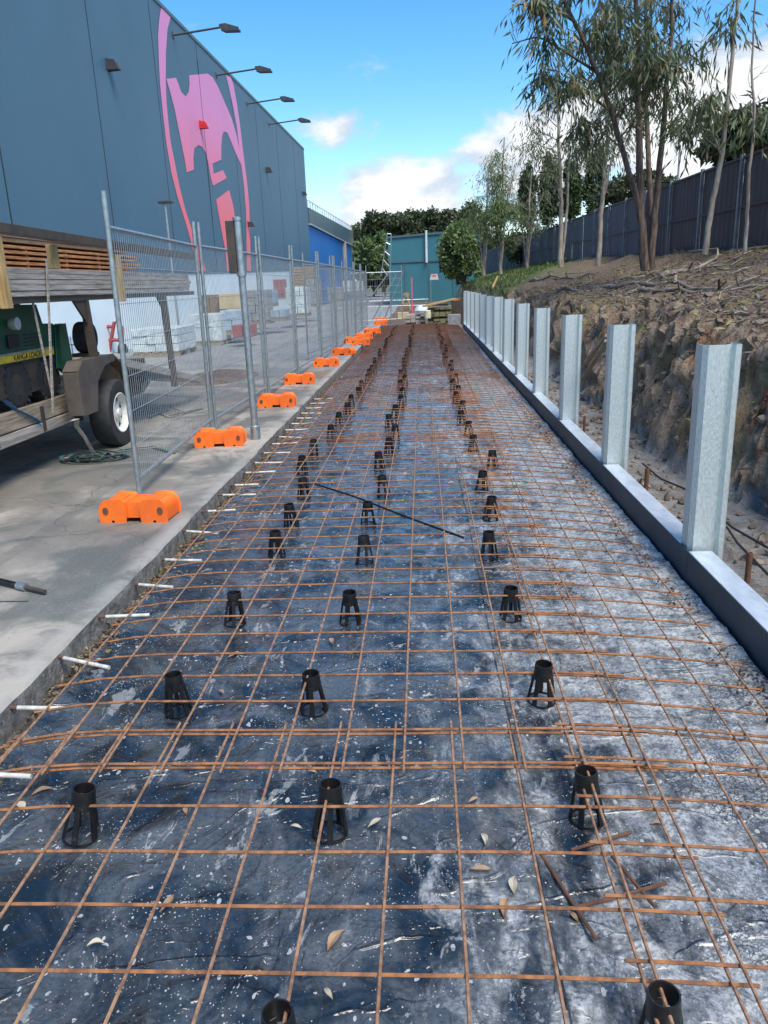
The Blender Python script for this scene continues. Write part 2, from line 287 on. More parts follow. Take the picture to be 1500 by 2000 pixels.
def m_wall():
    m = bpy.data.materials.new('slate_blue_panel'); m.use_nodes = True; g = G(m.node_tree); p = m.node_tree.nodes['Principled BSDF']
    co = g.worldpos(); a = g.noise(co, .25, 5, .6); b = g.noise(g.worldpos((1, 1, .15)), 1.6, 6, .6)
    c = g.mix(g.mr(a, .35, .65), (.062, .150, .225), (.055, .135, .205)); c = g.mix(g.m('MULTIPLY', g.mr(b, .45, .7), .4), c, (.068, .15, .225))
    sx = g.n('ShaderNodeSeparateXYZ'); g.l(co, sx.inputs[0]); wn = g.n('ShaderNodeTexWhiteNoise', noise_dimensions='1D'); g.l(g.m('FLOOR', g.m('DIVIDE', g.m('SUBTRACT', sx.outputs[1], .2), 5.4)), wn.inputs['W'])
    c = g.mix(g.m('MULTIPLY', wn.outputs[0], .28), c, (.07, .145, .21))
    stk = g.noise(g.worldpos((1, 1, .04)), 5, 5, .65); c = g.mix(g.m('MULTIPLY', g.mr(stk, .55, .75), .35), c, (.09, .165, .23))
    g.l(c, p.inputs['Base Color']); p.inputs['Roughness'].default_value = .6
    bn = g.n('ShaderNodeBump'); bn.inputs['Distance'].default_value = .004; g.l(g.noise(co, 30, 3), bn.inputs['Height']); g.l(bn.outputs[0], p.inputs['Normal'])
    return m
M['wall'] = m_wall()
def m_pink():
    m = bpy.data.materials.new('pink_mural_paint'); m.use_nodes = True; g = G(m.node_tree); p = m.node_tree.nodes['Principled BSDF']
    co = g.worldpos(); sx = g.n('ShaderNodeSeparateXYZ'); g.l(co, sx.inputs[0])
    c = g.mix(g.mr(sx.outputs[2], 4.0, 9.5), (.88, .17, .20), (.72, .26, .55)); c = g.mix(g.m('MULTIPLY', g.noise(co, 2, 5), .15), c, (.5, .3, .4))
    g.l(c, p.inputs['Base Color']); p.inputs['Roughness'].default_value = .6
    return m
M['mural'] = m_pink()

# ---------------------------------------------------------------- mesh builder
class MB:
    def __init__(s): s.v = []; s.f = []
    def add(s, vs, fs):
        o = len(s.v); s.v += [tuple(p) for p in vs]; s.f += [tuple(i+o for i in f) for f in fs]; return s
    def box(s, x0, x1, y0, y1, z0, z1):
        return s.add([(x0, y0, z0), (x1, y0, z0), (x1, y1, z0), (x0, y1, z0), (x0, y0, z1), (x1, y0, z1), (x1, y1, z1), (x0, y1, z1)],
                     [(0, 3, 2, 1), (4, 5, 6, 7), (0, 1, 5, 4), (1, 2, 6, 5), (2, 3, 7, 6), (3, 0, 4, 7)])
    def bar(s, a, b, wd, th, up=(0, 0, 1)):
        """rectangular bar from a to b: wd across, th along 'up'"""
        a = Vector(a); b = Vector(b); d = (b-a).normalized(); u = Vector(up); sd_ = d.cross(u)
        if sd_.length < 1e-4: sd_ = d.cross(Vector((0, 1, 0)))
        sd_.normalize(); u = sd_.cross(d).normalized()
        vs = []
        for p in (a, b):
            for i, j in ((-1, -1), (1, -1), (1, 1), (-1, 1)): vs.append(p+sd_*(wd/2*i)+u*(th/2*j))
        return s.add(vs, [(0, 1, 2, 3), (7, 6, 5, 4), (0, 4, 5, 1), (1, 5, 6, 2), (2, 6, 7, 3), (3, 7, 4, 0)])
    def tube(s, pts, r, n=8, cap=True):
        pts = [Vector(p) for p in pts]; rs = r if isinstance(r, (list, tuple)) else [r]*len(pts)
        t0 = (pts[1]-pts[0]).normalized(); ref = Vector((0, 0, 1)) if abs(t0.z) < .9 else Vector((1, 0, 0))
        nr = t0.cross(ref).normalized(); vs = []; L = len(pts)
        for i, p in enumerate(pts):
            t = (pts[min(i+1, L-1)]-pts[max(i-1, 0)]).normalized(); nr = (nr-t*nr.dot(t)).normalized(); bt = t.cross(nr)
            for k in range(n):
                a = 2*math.pi*k/n; vs.append(p+(nr*math.cos(a)+bt*math.sin(a))*rs[i])
        fs = [(i*n+k, i*n+(k+1) % n, (i+1)*n+(k+1) % n, (i+1)*n+k) for i in range(L-1) for k in range(n)]
        if cap: fs += [tuple(range(n-1, -1, -1)), tuple((L-1)*n+k for k in range(n))]
        return s.add(vs, fs)
    def lathe(s, prof, n=24, c=(0, 0, 0), axis='Z', close=False):
        c = Vector(c); vs = []
        for (r, h) in prof:
            for k in range(n):
                a = 2*math.pi*k/n; x, y = r*math.cos(a), r*math.sin(a)
                vs.append(c+(Vector((x, y, h)) if axis == 'Z' else Vector((h, x, y)) if axis == 'X' else Vector((y, h, x))))
        L = len(prof); rng = range(L if close else L-1)
        return s.add(vs, [(i*n+k, i*n+(k+1) % n, ((i+1) % L)*n+(k+1) % n, ((i+1) % L)*n+k) for i in rng for k in range(n)])
    def prism(s, poly, a, b):
        """poly = list of 3D points (planar), extruded by offset vector b from offset a"""
        a = Vector(a); b = Vector(b); n = len(poly); vs = [Vector(p)+a for p in poly]+[Vector(p)+b for p in poly]
        return s.add(vs, [tuple(range(n)), tuple(range(2*n-1, n-1, -1))]+[(i, (i+1) % n, n+(i+1) % n, n+i) for i in range(n)])
    def build(s, name, m, parent=None, smooth=False, bevel=0.0, world=True):
        me = bpy.data.meshes.new(name); o = bpy.data.objects.new(name, me); col.objects.link(o)
        off = Vector((0, 0, 0))
        if parent is not None:
            o.parent = parent
            if world:
                q = parent
                while q is not None: off += q.location; q = q.parent
        else:
            xs = [p[0] for p in s.v]; ys = [p[1] for p in s.v]; zs = [p[2] for p in s.v]
            off = Vector(((min(xs)+max(xs))/2, (min(ys)+max(ys))/2, min(zs))); o.location = off
        me.from_pydata([(p[0]-off.x, p[1]-off.y, p[2]-off.z) for p in s.v], [], s.f); me.update()
        if smooth:
            me.polygons.foreach_set('use_smooth', [True]*len(me.polygons))
            try: me.set_sharp_from_angle(angle=R(40))
            except Exception: pass
        me.materials.append(M[m] if isinstance(m, str) else m)
        if bevel:
            b = o.modifiers.new('bevel', 'BEVEL'); b.width = bevel; b.segments = 2; b.limit_method = 'ANGLE'; b.angle_limit = R(50)
        return o
def tag(o, label, cat=None, group=None):
    o['label'] = label
    if cat: o['category'] = cat
    if group: o['group'] = group
    return o
def thing(name, label, cat, loc=(0, 0, 0), group=None, rz=0.0):
    o = bpy.data.objects.new(name, None); col.objects.link(o); o.location = loc; o.rotation_euler = (0, 0, rz); o.empty_display_size = .1
    return tag(o, label, cat, group)
def setting(o, kind='structure'):
    o['kind'] = kind; return o
def dup(o, parent=None):
    c = o.copy(); col.objects.link(c); c.parent = parent
    for ch in list(o.children): dup(ch, c)
    return c
ORD = ['first', 'second', 'third', 'fourth', 'fifth', 'sixth', 'seventh', 'eighth', 'ninth', 'tenth', 'eleventh', 'twelfth', 'thirteenth', 'fourteenth', 'fifteenth', 'sixteenth', 'seventeenth', 'eighteenth', 'nineteenth', 'twentieth']
TENS = {20: 'twenty', 30: 'thirty'}
def ordw(i):      # i from 0
    k = i+1
    if k <= 20: return ORD[i]
    t, r = divmod(k, 10)
    return {2: 'twentieth', 3: 'thirtieth', 4: 'fortieth'}[t] if r == 0 else {2: 'twenty', 3: 'thirty', 4: 'forty'}[t]+'-'+ORD[r-1]
def fbm(x, y, z=0.0, o=4):
    return noise.fractal(Vector((x, y, z)), 1.0, 2.0, o, noise_basis='PERLIN_ORIGINAL')
def leafmesh(name, P, D, Wd, m, parent, tint, roll=None):
    """many flat leaves: base points P, axis vectors D (length = leaf length), half-width Wd"""
    P = np.asarray(P, float); D = np.asarray(D, float); n = len(P); rs = np.random.RandomState(n % 9973)
    a = rs.normal(size=(n, 3)); s = np.cross(D, a); s /= (np.linalg.norm(s, axis=1)[:, None]+1e-9); s *= np.asarray(Wd).reshape(-1, 1)
    V = np.stack([P, P+D*.45+s, P+D, P+D*.45-s], 1).reshape(-1, 3)
    off = np.zeros(3); q = parent
    while q is not None: off += np.array(q.location); q = q.parent
    me = bpy.data.meshes.new(name); o = bpy.data.objects.new(name, me); col.objects.link(o)
    if parent is None:
        off = np.array([V[:, 0].mean(), V[:, 1].mean(), V[:, 2].min()]); o.location = off
    else: o.parent = parent
    V = V-off
    me.vertices.add(4*n); me.vertices.foreach_set('co', V.ravel()); me.loops.add(4*n); me.loops.foreach_set('vertex_index', np.arange(4*n))
    me.polygons.add(n); me.polygons.foreach_set('loop_start', np.arange(0, 4*n, 4)); me.polygons.foreach_set('loop_total', np.full(n, 4)); me.update(calc_edges=True)
    at = me.attributes.new('tint', 'FLOAT', 'POINT'); at.data.foreach_set('value', np.repeat(np.asarray(tint, float), 4)); me.validate()
    me.materials.append(M[m]); return o

# ================================================================ THE SETTING
KX = -1.67      # kerb face
GZ = .15        # yard level
def grid(name, m, xs, ys, fz, kind='structure', fx=None):
    b = MB(); nx, ny = len(xs), len(ys)
    for j, y in enumerate(ys):
        for i, x in enumerate(xs): b.v.append((x if fx is None else fx(x, y), y, fz(x, y)))
    b.f = [(j*nx+i, j*nx+i+1, (j+1)*nx+i+1, (j+1)*nx+i) for j in range(ny-1) for i in range(nx-1)]
    return setting(b.build(name, m, smooth=True), kind)
def fr(a, b, s):
    n = max(1, int(round((b-a)/s))); return [a+(b-a)*i/n for i in range(n+1)]

b = MB(); b.add([(-1500, -1500, -.6), (1500, -1500, -.6), (1500, 2500, -.6), (-1500, 2500, -.6)], [(0, 1, 2, 3)])
setting(b.build('ground', 'far_ground'))
# yard slab with a rough kerb-like edge and joints
ys = fr(-3, 12, .12)+fr(12, 120, 2)[1:]
b = MB(); n = len(ys)
edge = [KX+.012*fbm(y*3, .3)+.02*fbm(y*.8, 4) for y in ys]
for y, e in zip(ys, edge): b.v += [(-60, y, GZ), (-2.6, y, GZ), (e-.012, y, GZ), (e, y, GZ-.014)]
b.f = [(4*i+k, 4*i+k+1, 4*i+k+5, 4*i+k+4) for i in range(n-1) for k in range(3)]
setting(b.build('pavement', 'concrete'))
b = MB()
for i, (y, e) in enumerate(zip(ys, edge)):
    for k, z in enumerate((GZ-.014, .09, .03, -.06)): b.v.append((e+(.02 if k else 0)*fbm(y*6, z*20), y, z))
b.f = [(4*i+k, 4*i+k+1, 4*i+k+5, 4*i+k+4) for i in range(n-1) for k in range(3)]
setting(b.build('kerb_face', 'conc_face', smooth=True))
M['joint'] = mat('joint_dirt', (.07, .065, .06), (.045, .04, .038), 10, .95)
b = MB()
for y0 in (3.62, 9.9, 16, 22, 28):
    a = [(-14+.35*k, y0+.006*fbm(k*2.1, y0)) for k in range(36)]
    for k in range(34):
        (xa, ya), (xb, yb) = a[k], a[k+1]; b.add([(xa, ya-.006, GZ+.003), (xb, yb-.006, GZ+.003), (xb, yb+.006, GZ+.003), (xa, ya+.006, GZ+.003)], [(0, 1, 2, 3)])
setting(b.build('pavement_joint', 'joint'))
# polythene membrane over the bed
def sheet_z(x, y):
    z = .010*fbm(x*1.3, y*1.1)+.006*fbm(x*4+2, y*7)+.004*fbm(x*13, y*17, 3)
    z += .010*max(0, 1-abs(math.sin((x*.5+y*1.3)*1.7+2*fbm(x, y*.6, 7)))*9)
    z += .012*max(0, .12-abs(fbm(x*1.1+3, y*.9, 21)))/.12+.008*max(0, .08-abs(fbm(x*2.6, y*1.3+9, 33)))/.08
    if x < -1.35: z += (-1.35-x)**2*.55
    if x > 1.05: z += (x-1.05)**2*.25
    return z
b = grid('plastic_membrane', 'sheet', fr(-1.60, 1.40, .03), fr(.2, 8, .03)+fr(8, 34, .12)[1:], sheet_z)
del b['kind']; tag(b, 'wet black polythene sheet spattered with dried slurry under the rusty mesh', 'plastic sheet')
# lapped edge of a second roll
b = MB(); lap = [(.30+.012*fbm(y, 9)+.02*(y-1.2)*0, y) for y in fr(.4, 7.5, .06)]
for k, (x, y) in enumerate(lap):
    for dx, dz in ((0, .003), (.004, .014), (.03, .010), (.09, .008)): b.v.append((x+dx-.004*k*.06, y, sheet_z(x+dx, y)+dz))
b.f = [(4*i+k, 4*i+k+1, 4*i+k+5, 4*i+k+4) for i in range(len(lap)-1) for k in range(3)]
tag(b.build('membrane_lap', 'sheet', smooth=True), 'folded lap edge running along the black polythene sheet', 'plastic sheet')
# soil under / beyond the bed
grid('bed_soil', 'soil', fr(-1.75, 1.6, .35), fr(.0, 64, 1.0), lambda x, y: -.035+(.05*fbm(x*2, y*1.2)+.02 if y > 34.5 else 0)+(max(0, y-35)*.012))
# soil bank on the right
def bank_z(x, y):
    nz = .10*fbm(x*.9, y*.7, 2)+.05*fbm(x*3.1, y*3, 5)+.022*fbm(x*9, y*9, 8)
    foot = 2.32+.16*fbm(.4, y*.45, 3)+.07*fbm(.2, y*2.1, 6); top = foot+.62+.14*fbm(3, y*.5)
    H = 1.24+.10*fbm(7, y*.4)
    if y > 20: H += min(.25, (y-20)*.02)
    if x < foot: t = 0
    elif x < top: t = (x-foot)/(top-foot)
    else: t = 1
    t2 = t*t*(3-2*t)*.45+(1-(1-t)**2)*.55
    z = t2*H
    if x > top: z += (min(x, 7.2)-top)*.225
    z += nz*(.18+.9*min(1, t*3)) - .03*(1-min(1, t*4))
    if 0 < t < 1: z += math.sin(math.pi*t)*(.22*abs(fbm(x*1.8, y*2.6, 11))+.15*fbm(x*.8, y*3.4, 4)+.20*abs(fbm(x*5, y*7, 14))+.05*abs(fbm(x*16, y*18, 3)))
    return z
def bank_x(x, y):
    if x < 2.15 or x > 3.6 or y > 34: return x
    z = bank_z(x, y); k = min(1, (x-2.15)/.2, (3.6-x)/.4)
    return x+k*(.13*fbm(y*2.3, z*3.2, 3)+.08*fbm(y*8, z*9, 5))
grid('hillside', 'bank', fr(1.56, 2.1, .06)+fr(2.1, 3.5, .032)[1:]+fr(3.5, 4.4, .07)[1:]+fr(4.4, 7.4, .15)[1:]+[9, 14, 25, 60], fr(1.5, 13, .036)+fr(13, 14, .06)[1:]+fr(14, 34, .2)[1:]+fr(34, 130, 2)[1:], bank_z, fx=bank_x)

# litter, stones and grass (uncountable)
def scatter(n, fx, fy, zf, seed):
    rs = np.random.RandomState(seed); xs = fx(rs, n); ys_ = fy(rs, n)
    return rs, xs, ys_, np.array([zf(x, y) for x, y in zip(xs, ys_)])
rs, xs, yv, zs = scatter(20000, lambda r, n: 2.35+4.7*r.rand(n)**1.3, lambda r, n: 3+19*r.rand(n)**1.15, bank_z, 3)
zk = (zs > .85) | (rs.rand(len(zs)) < .22); xs, yv, zs = xs[zk], yv[zk], zs[zk]; n = len(xs)
D = rs.normal(size=(n, 3))*[1, 1, .28]; D /= np.linalg.norm(D, axis=1)[:, None]; ln = .05+.10*rs.rand(n); D *= ln[:, None]
o = leafmesh('leaf_litter', np.stack([xs, yv, zs+.012], 1), D, .005+.009*rs.rand(n), 'litter', None, rs.rand(n)); setting(o, 'stuff'); tag(o, 'dry gum leaves and bark litter covering the sloping bank', 'leaf litter')
M['pebble'] = mat('pebble_stone', (.22, .185, .15), (.10, .08, .062), 3, .9, kind='Object')
PH = 1.618
ICO = np.array([(-1, PH, 0), (1, PH, 0), (-1, -PH, 0), (1, -PH, 0), (0, -1, PH), (0, 1, PH), (0, -1, -PH), (0, 1, -PH), (PH, 0, -1), (PH, 0, 1), (-PH, 0, -1), (-PH, 0, 1)])/1.9
ICF = [(0, 11, 5), (0, 5, 1), (0, 1, 7), (0, 7, 10), (0, 10, 11), (1, 5, 9), (5, 11, 4), (11, 10, 2), (10, 7, 6), (7, 1, 8), (3, 9, 4), (3, 4, 2), (3, 2, 6), (3, 6, 8), (3, 8, 9), (4, 9, 5), (2, 4, 11), (6, 2, 10), (8, 6, 7), (9, 8, 1)]
def stones(name, n, fx, fy, zf, s0, s1, seed, m):
    rs, xs, yv, zs = scatter(n, fx, fy, zf, seed); b = MB()
    for x, y, z in zip(xs, yv, zs):
        s = s0+(s1-s0)*rs.rand()**2.2; q = ICO*(1+rs.normal(size=(12, 1))*.28)*(rs.rand(3)*.6+.6)
        b.add(q*s+np.array([x, y, z+s*.3]), ICF)
    return b.build(name, m)
o = stones('gravel', 3000, lambda r, n: -1.665+.13*r.rand(n)**1.8, lambda r, n: 1.8+14*r.rand(n)**1.3, lambda x, y: .015, .002, .013, 11, 'pebble'); setting(o, 'stuff'); tag(o, 'crumbled concrete and grit along the foot of the slab edge', 'gravel')
o = stones('gravel', 3200, lambda r, n: 1.40-.17*r.rand(n)**2.2, lambda r, n: 2.2+14*r.rand(n)**1.3, lambda x, y: .02, .002, .010, 12, 'soil'); setting(o, 'stuff'); tag(o, 'brown grit spilled along the foot of the dark steel channel', 'gravel')
o = stones('rubble', 1700, lambda r, n: 1.62+1.5*r.rand(n)**1.1, lambda r, n: 2.6+12*r.rand(n), bank_z, .006, .045, 13, 'pebble'); setting(o, 'stuff'); tag(o, 'loose stones and clods in the trench below the bank', 'rubble')
rs, xs, yv, zs = scatter(2600, lambda r, n: -1.66+.12*r.rand(n)**1.5, lambda r, n: 2+12*r.rand(n), lambda x, y: .03, 21); n = len(xs)
D = rs.normal(size=(n, 3))*[1, 1, .5]; D /= np.linalg.norm(D, axis=1)[:, None]; D *= (.02+.045*rs.rand(n))[:, None]
kk = np.array([fbm(y*1.4, 5) > -.05 for y in yv]); o = leafmesh('leaf_litter', np.stack([xs, yv, zs], 1)[kk], D[kk], .005+.006*rs.rand(kk.sum()), 'litter', None, rs.rand(kk.sum())); setting(o, 'stuff'); tag(o, 'dead leaves caught along the foot of the slab edge', 'leaf litter')
rs, xs, yv, zs = scatter(14000, lambda r, n: 2.6+4.4*r.rand(n), lambda r, n: 24+33*r.rand(n)**1.3, bank_z, 5); kk = yv > 19+2.6*xs+3*rs.rand(len(xs)); xs, yv, zs = xs[kk], yv[kk], zs[kk]; n = len(xs)
D = rs.normal(size=(n, 3))*[.35, .35, .15]+[0, 0, 1]; D *= (.07+.10*rs.rand(n))[:, None]
o = leafmesh('grass', np.stack([xs, yv, zs-.01], 1), D, np.full(n, .016), 'grassm', None, rs.rand(n)); setting(o, 'stuff'); tag(o, 'patch of green grass on the bank beyond the steel posts', 'grass')

# ================================================================ FORMWORK: CHANNEL, POSTS
CHX = 1.42
joints = [1.2, 4.06]+[4.06+2.10*k for k in range(1, 13)]
for i in range(len(joints)-1):
    a, c = joints[i], joints[i+1]
    t = thing('steel_channel', ('galvanised edge channel with dark inner face, %s length from the camera' % ordw(i)) , 'steel channel', (CHX, (a+c)/2, 0), 'steel channels along the right edge of the bed')
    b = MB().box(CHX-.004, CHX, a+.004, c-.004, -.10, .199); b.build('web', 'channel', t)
    b = MB().box(CHX, CHX+.125, a+(.0 if i == 0 else .150), c-.006, .190, .202)
    b.box(CHX+.117, CHX+.125, a+(.0 if i == 0 else .150), c-.006, .165, .190); b.build('flange', 'flange', t, bevel=.003)
prof = [(.0, .125), (.0, .030), (.022, 0), (.112, 0), (.128, .030), (.146, .030), (.160, 0), (.184, 0), (.193, .010), (.193, .115), (.180, .125)]
def post_mesh(H):
    b = MB(); th = .004; n = len(prof); out = []
    for k, (x, y) in enumerate(prof):
        p0 = Vector(prof[max(k-1, 0)]); p1 = Vector(prof[min(k+1, n-1)]); tdir = (p1-p0).normalized(); nn = Vector((tdir.y, -tdir.x)); out.append((x+nn.x*-th, y+nn.y*-th))
    ring = prof+out[::-1]; m = len(ring)
    b.v = [(x, y, z) for z in (-.35, H) for (x, y) in ring]
    b.f = [(i, (i+1) % m, m+(i+1) % m, m+i) for i in range(m)]
    b.f += [(m+i, m+i+1, m+m-2-i, m+m-1-i) for i in range(n-1)]
    return b
p0 = thing('steel_post', '', 'steel post', (0, 0, 0), 'galvanised posts standing along the channel')
bo = post_mesh(1.30).build('column', 'galv', p0); 
posts_y = [4.10+2.08*k for k in range(13)]
for i, y in enumerate(posts_y):
    o = p0 if i == 0 else dup(p0)
    o.location = (CHX+.014, y, 0); o.rotation_euler = (rnd.uniform(-.008, .008), R(.35)+rnd.uniform(-.006, .006), 0); o.scale = (1, 1, 1+rnd.uniform(-.01, .012)+.002*i)
    o['label'] = 'tall folded galvanised steel post, the nearest to the camera' if i == 0 else 'folded galvanised steel post, %s from the camera in its row' % ordw(i)

# stakes in the trench
for i, (px, py, h, r, lb) in enumerate(((1262, 952, .16, .018, 'short rusty pipe stake in the trench behind the second steel post gap'), (1460, 1128, .15, .016, 'bent rusty stake in the trench behind the nearest post'), (1141, 838, .15, .014, 'small rusty stake in the trench beside the third post'))):
    p = onZ(px, py, 0.0); b = MB().lathe([(r*.7, 0), (r*.7, h), (r, h), (r, -.1), (r*.7, -.1)], 14, (p.x, p.y, 0)); tag(b.build('stake', 'rust_dark', smooth=True), lb, 'stake')
# string line, cables
b = MB().tube([(1.62, 2.6, .12), (1.62, 12.5, .10)], .003, 5); tag(b.build('string_line', 'pink'), 'taut pink string line beside the channel flange', 'string line')
for lb, pts in (('thin black cable crossing the trench near the first post', [(1500, 1070), (1430, 1030), (1350, 960), (1290, 935), (1255, 905)]), ('dark wire lying in the trench from the nearest post toward the camera', [(1500, 1122), (1440, 1060), (1420, 1030)])):
    b = MB().tube([tuple(onZ(x, y, .06)) for x, y in pts], .008, 6); tag(b.build('cable', 'cable', smooth=True), lb, 'cable')
# timber braces and sticks on the bank
def stick(name, m, a, c, w_, lb, cat, rnd_=False):
    b = MB()
    if rnd_:
        a = Vector(a); c = Vector(c); pts = [a.lerp(c, k/6)+Vector((rnd.uniform(-1, 1), rnd.uniform(-1, 1), rnd.uniform(-.6, .6)))*w_*(2 if 0 < k < 6 else 0) for k in range(7)]
        b.tube(pts, [w_*(1-.08*k) for k in range(7)], 7)
    else: b.bar(a, c, w_, w_*.5)
    return tag(b.build(name, m, smooth=rnd_), lb, cat)
stick('timber_brace', 'timber', onX(1188, 655, 1.75), onX(1140, 708, 2.1)-Vector((0, .1, 0)), .06, 'grey timber brace, the upper of two leaning from the second post', 'brace')
stick('timber_brace', 'timber', onX(1186, 665, 1.72), onX(1138, 742, 2.15), .05, 'grey timber brace, the lower of two leaning from the second post', 'brace')
stick('branch', 'rust_dark', onX(1325, 640, 2.75), onX(1262, 795, 2.4), .022, 'thin dark stick leaning against the cut bank', 'branch', True)
stick('branch', 'rust_dark', onX(1500, 755, 2.6), onX(1465, 850, 2.45), .022, 'reddish stick leaning on the bank right of the nearest post', 'branch', True)
stick('timber_stake', 'timber_y', onX(972, 540, 2.2), onX(962, 562, 2.0), .05, 'slim pale stake leaning behind the row of far posts', 'stake')
def lay(px, py, xw):
    p = onX(px, py, xw); return Vector((p.x, p.y, bank_z(p.x, p.y)+.06))
for k, (pa, pb, r, lb) in enumerate((((1035, 545, 3.6), (1165, 520, 4.6), .05, 'bleached fallen branch on the bank left of the gum trees'), ((1150, 545, 3.6), (1500, 545, 4.0), .045, 'long fallen branch lying across the upper bank'), ((1290, 555, 4.2), (1420, 512, 6.0), .05, 'pale fallen branch below the multi stemmed gum'), ((1090, 560, 3.3), (1180, 553, 3.8), .04, 'short bleached branch near the top of the cut bank'), ((1250, 570, 3.4), (1500, 560, 4.2), .03, 'thin fallen branch along the brow of the bank'))):
    b = MB(); A, Bp = lay(*pa), lay(*pb); pts = []
    for q in range(12):
        p = A.lerp(Bp, q/11); p.x += .10*fbm(q*.7, k*3); p.y += .2*fbm(q*.5, k*5+1); p.z = bank_z(p.x, p.y)+r*1.2; pts.append(p)
    b.tube(pts, [r*(1-.055*q) for q in range(12)], 7)
    for q in (4, 7, 9): b.tube([pts[q], pts[q]+Vector((rnd.uniform(-.2, .2), rnd.uniform(-.5, .5), .12)), pts[q]+Vector((rnd.uniform(-.4, .4), rnd.uniform(-.8, .8), .10))], [r*.5, r*.35, r*.15], 5)
    tag(b.build('fallen_branch', 'branch', smooth=True), lb, 'branch')
rs = np.random.RandomState(8); b = MB()
for k in range(420):
    x = 2.9+4.0*rs.rand(); y = 4+15*rs.rand(); a = rs.rand()*6.28; L = .12+.5*rs.rand()**2; z = bank_z(x, y)+.02; x2, y2 = x+L*math.cos(a), y+L*math.sin(a)
    b.tube([(x, y, z), ((x+x2)/2, (y+y2)/2, (z+bank_z(x2, y2))/2+.03), (x2, y2, bank_z(x2, y2)+.02)], .004+.008*rs.rand(), 4, False)
o = setting(b.build('twigs', 'branch'), 'stuff'); tag(o, 'scattered twigs and bark strips over the bank', 'twigs')

b = MB(); rr_ = random.Random(31)
for k in range(150):
    y = 3+15*rr_.random()**1.2; x = 2.45+.6*rr_.random(); pts = []; dx, dy = rr_.uniform(-.05, .03), rr_.uniform(-.09, .09)
    for q in range(6):
        pts.append((x, y, bank_z(x, y)+.012)); x += dx+rr_.uniform(-.02, .02); y += dy+rr_.uniform(-.03, .03)
    b.tube(pts, [.009*rr_.uniform(.4, 1)*(1-.13*q) for q in range(6)], 4, False)
o = setting(b.build('roots', 'bark'), 'stuff'); tag(o, 'thin roots trailing out of the cut clay face of the bank', 'roots')
# ================================================================ REBAR MESH
def mesh_z(x, y):
    z = .132+.006*fbm(x*.8, y*.5, 1)
    if x > .35: z -= .085*((x-.35)/1.0)**1.8
    if x < -1.15: z -= .05*((-1.15-x)/.45)**2
    ch = .012*math.sin(y*7.6+x)*0
    return z
def rebar_sheet(label, x0, x1, y0, y1, dz, xo, rot=0.0, ov=.06):
    t = thing('rebar_mesh', label, 'steel mesh', ((x0+x1)/2, (y0+y1)/2, .13), 'rusty reinforcement mesh sheets over the bed')
    far = y0 > 13
    nx = int(round((x1-x0)/.2)); ny = int(round((y1-y0)/.2)); cx_, cy_ = (x0+x1)/2, y0
    def W(x, y, z):
        X = cx_+(x-cx_)-(y-cy_)*rot; return (X+.0025*fbm(x*2, y*2, xo*9), y+(x-cx_)*rot+.004*fbm(x*1.3+5, y*3, xo*7), z)
    for i in range(nx+1):
        x = x0+.2*i+rnd.uniform(-.004, .004); yy_ = fr(y0-ov, y1+ov, .25 if not far else 1.2)
        MB().tube([W(x, y, mesh_z(x, y)+dz+.0085) for y in yy_], .0046 if not far else .0048, 6 if not far else 4).build('long_bar', 'rust_dark' if far else 'rust_long', t, smooth=True)
    for j in range(ny+1):
        y = y0+.2*j+rnd.uniform(-.004, .004); xx_ = fr(x0-ov, x1+ov, .2 if not far else .45)
        MB().tube([W(x, y, mesh_z(x, y)+dz) for x in xx_], .0048 if not far else .005, 6 if not far else 4).build('cross_bar', 'rust_dark' if far else 'rust', t, smooth=True)
    return t
rows = [(.4, 2.4), (2.2, 8.0), (7.8, 13.6), (13.4, 19.2), (19.0, 24.8), (24.6, 30.4)]
rl = [0, .004, -.004, .003, 0, .004]
for i, (a, c) in enumerate(rows):
    rebar_sheet('wide rusty square mesh sheet, %s from the camera' % ordw(i), -1.535+.03*(i % 2), .665+.03*(i % 2), a+.002*i, c, 0 if i % 2 == 0 else .016, i+1, rl[i]*.5)
    rebar_sheet('narrow rusty mesh strip beside the channel, %s from the camera' % ordw(i), .49-.03*(i % 2), 1.29-.03*(i % 2), a+.028, c+.026, .020 if i % 2 == 0 else -.006, i+20, -rl[i]*.5)
M['clay'] = mat('red_brown_silt', (.20, .10, .06), (.13, .08, .06), 5, .95)
# loose offcuts on the membrane
for k, ((ax, ay), (bx, by), lb) in enumerate((((1057, 1668), (1165, 1835), 'rusty bar offcut lying on the sheet right of the front middle chair, steepest'), ((1195, 1672), (1280, 1772), 'short rusty bar offcut crossing another near the front right chair'), ((1115, 1775), (1302, 1725), 'rusty bar offcut lying crosswise in front of the front right chair'), ((1115, 1660), (1232, 1625), 'rusty bar offcut at the foot of the front right chair'))):
    a, c = onZ(ax, ay, .02), onZ(bx, by, .03); MB_ = MB().tube([a, a.lerp(c, .5), c], .0055, 7); tag(MB_.build('bar_offcut', 'rust_dark', smooth=True), lb, 'bar offcut', 'rusty offcuts on the membrane')
a, c = onZ(615, 945, .17), onZ(905, 1050, .155)
tag(MB().tube([a, a.lerp(c, .35)+Vector((0, 0, .012)), a.lerp(c, .7), c], .0075, 8).build('black_pipe', 'black_plastic', smooth=True), 'thin black pipe lying diagonally across the mesh between chair rows', 'pipe')

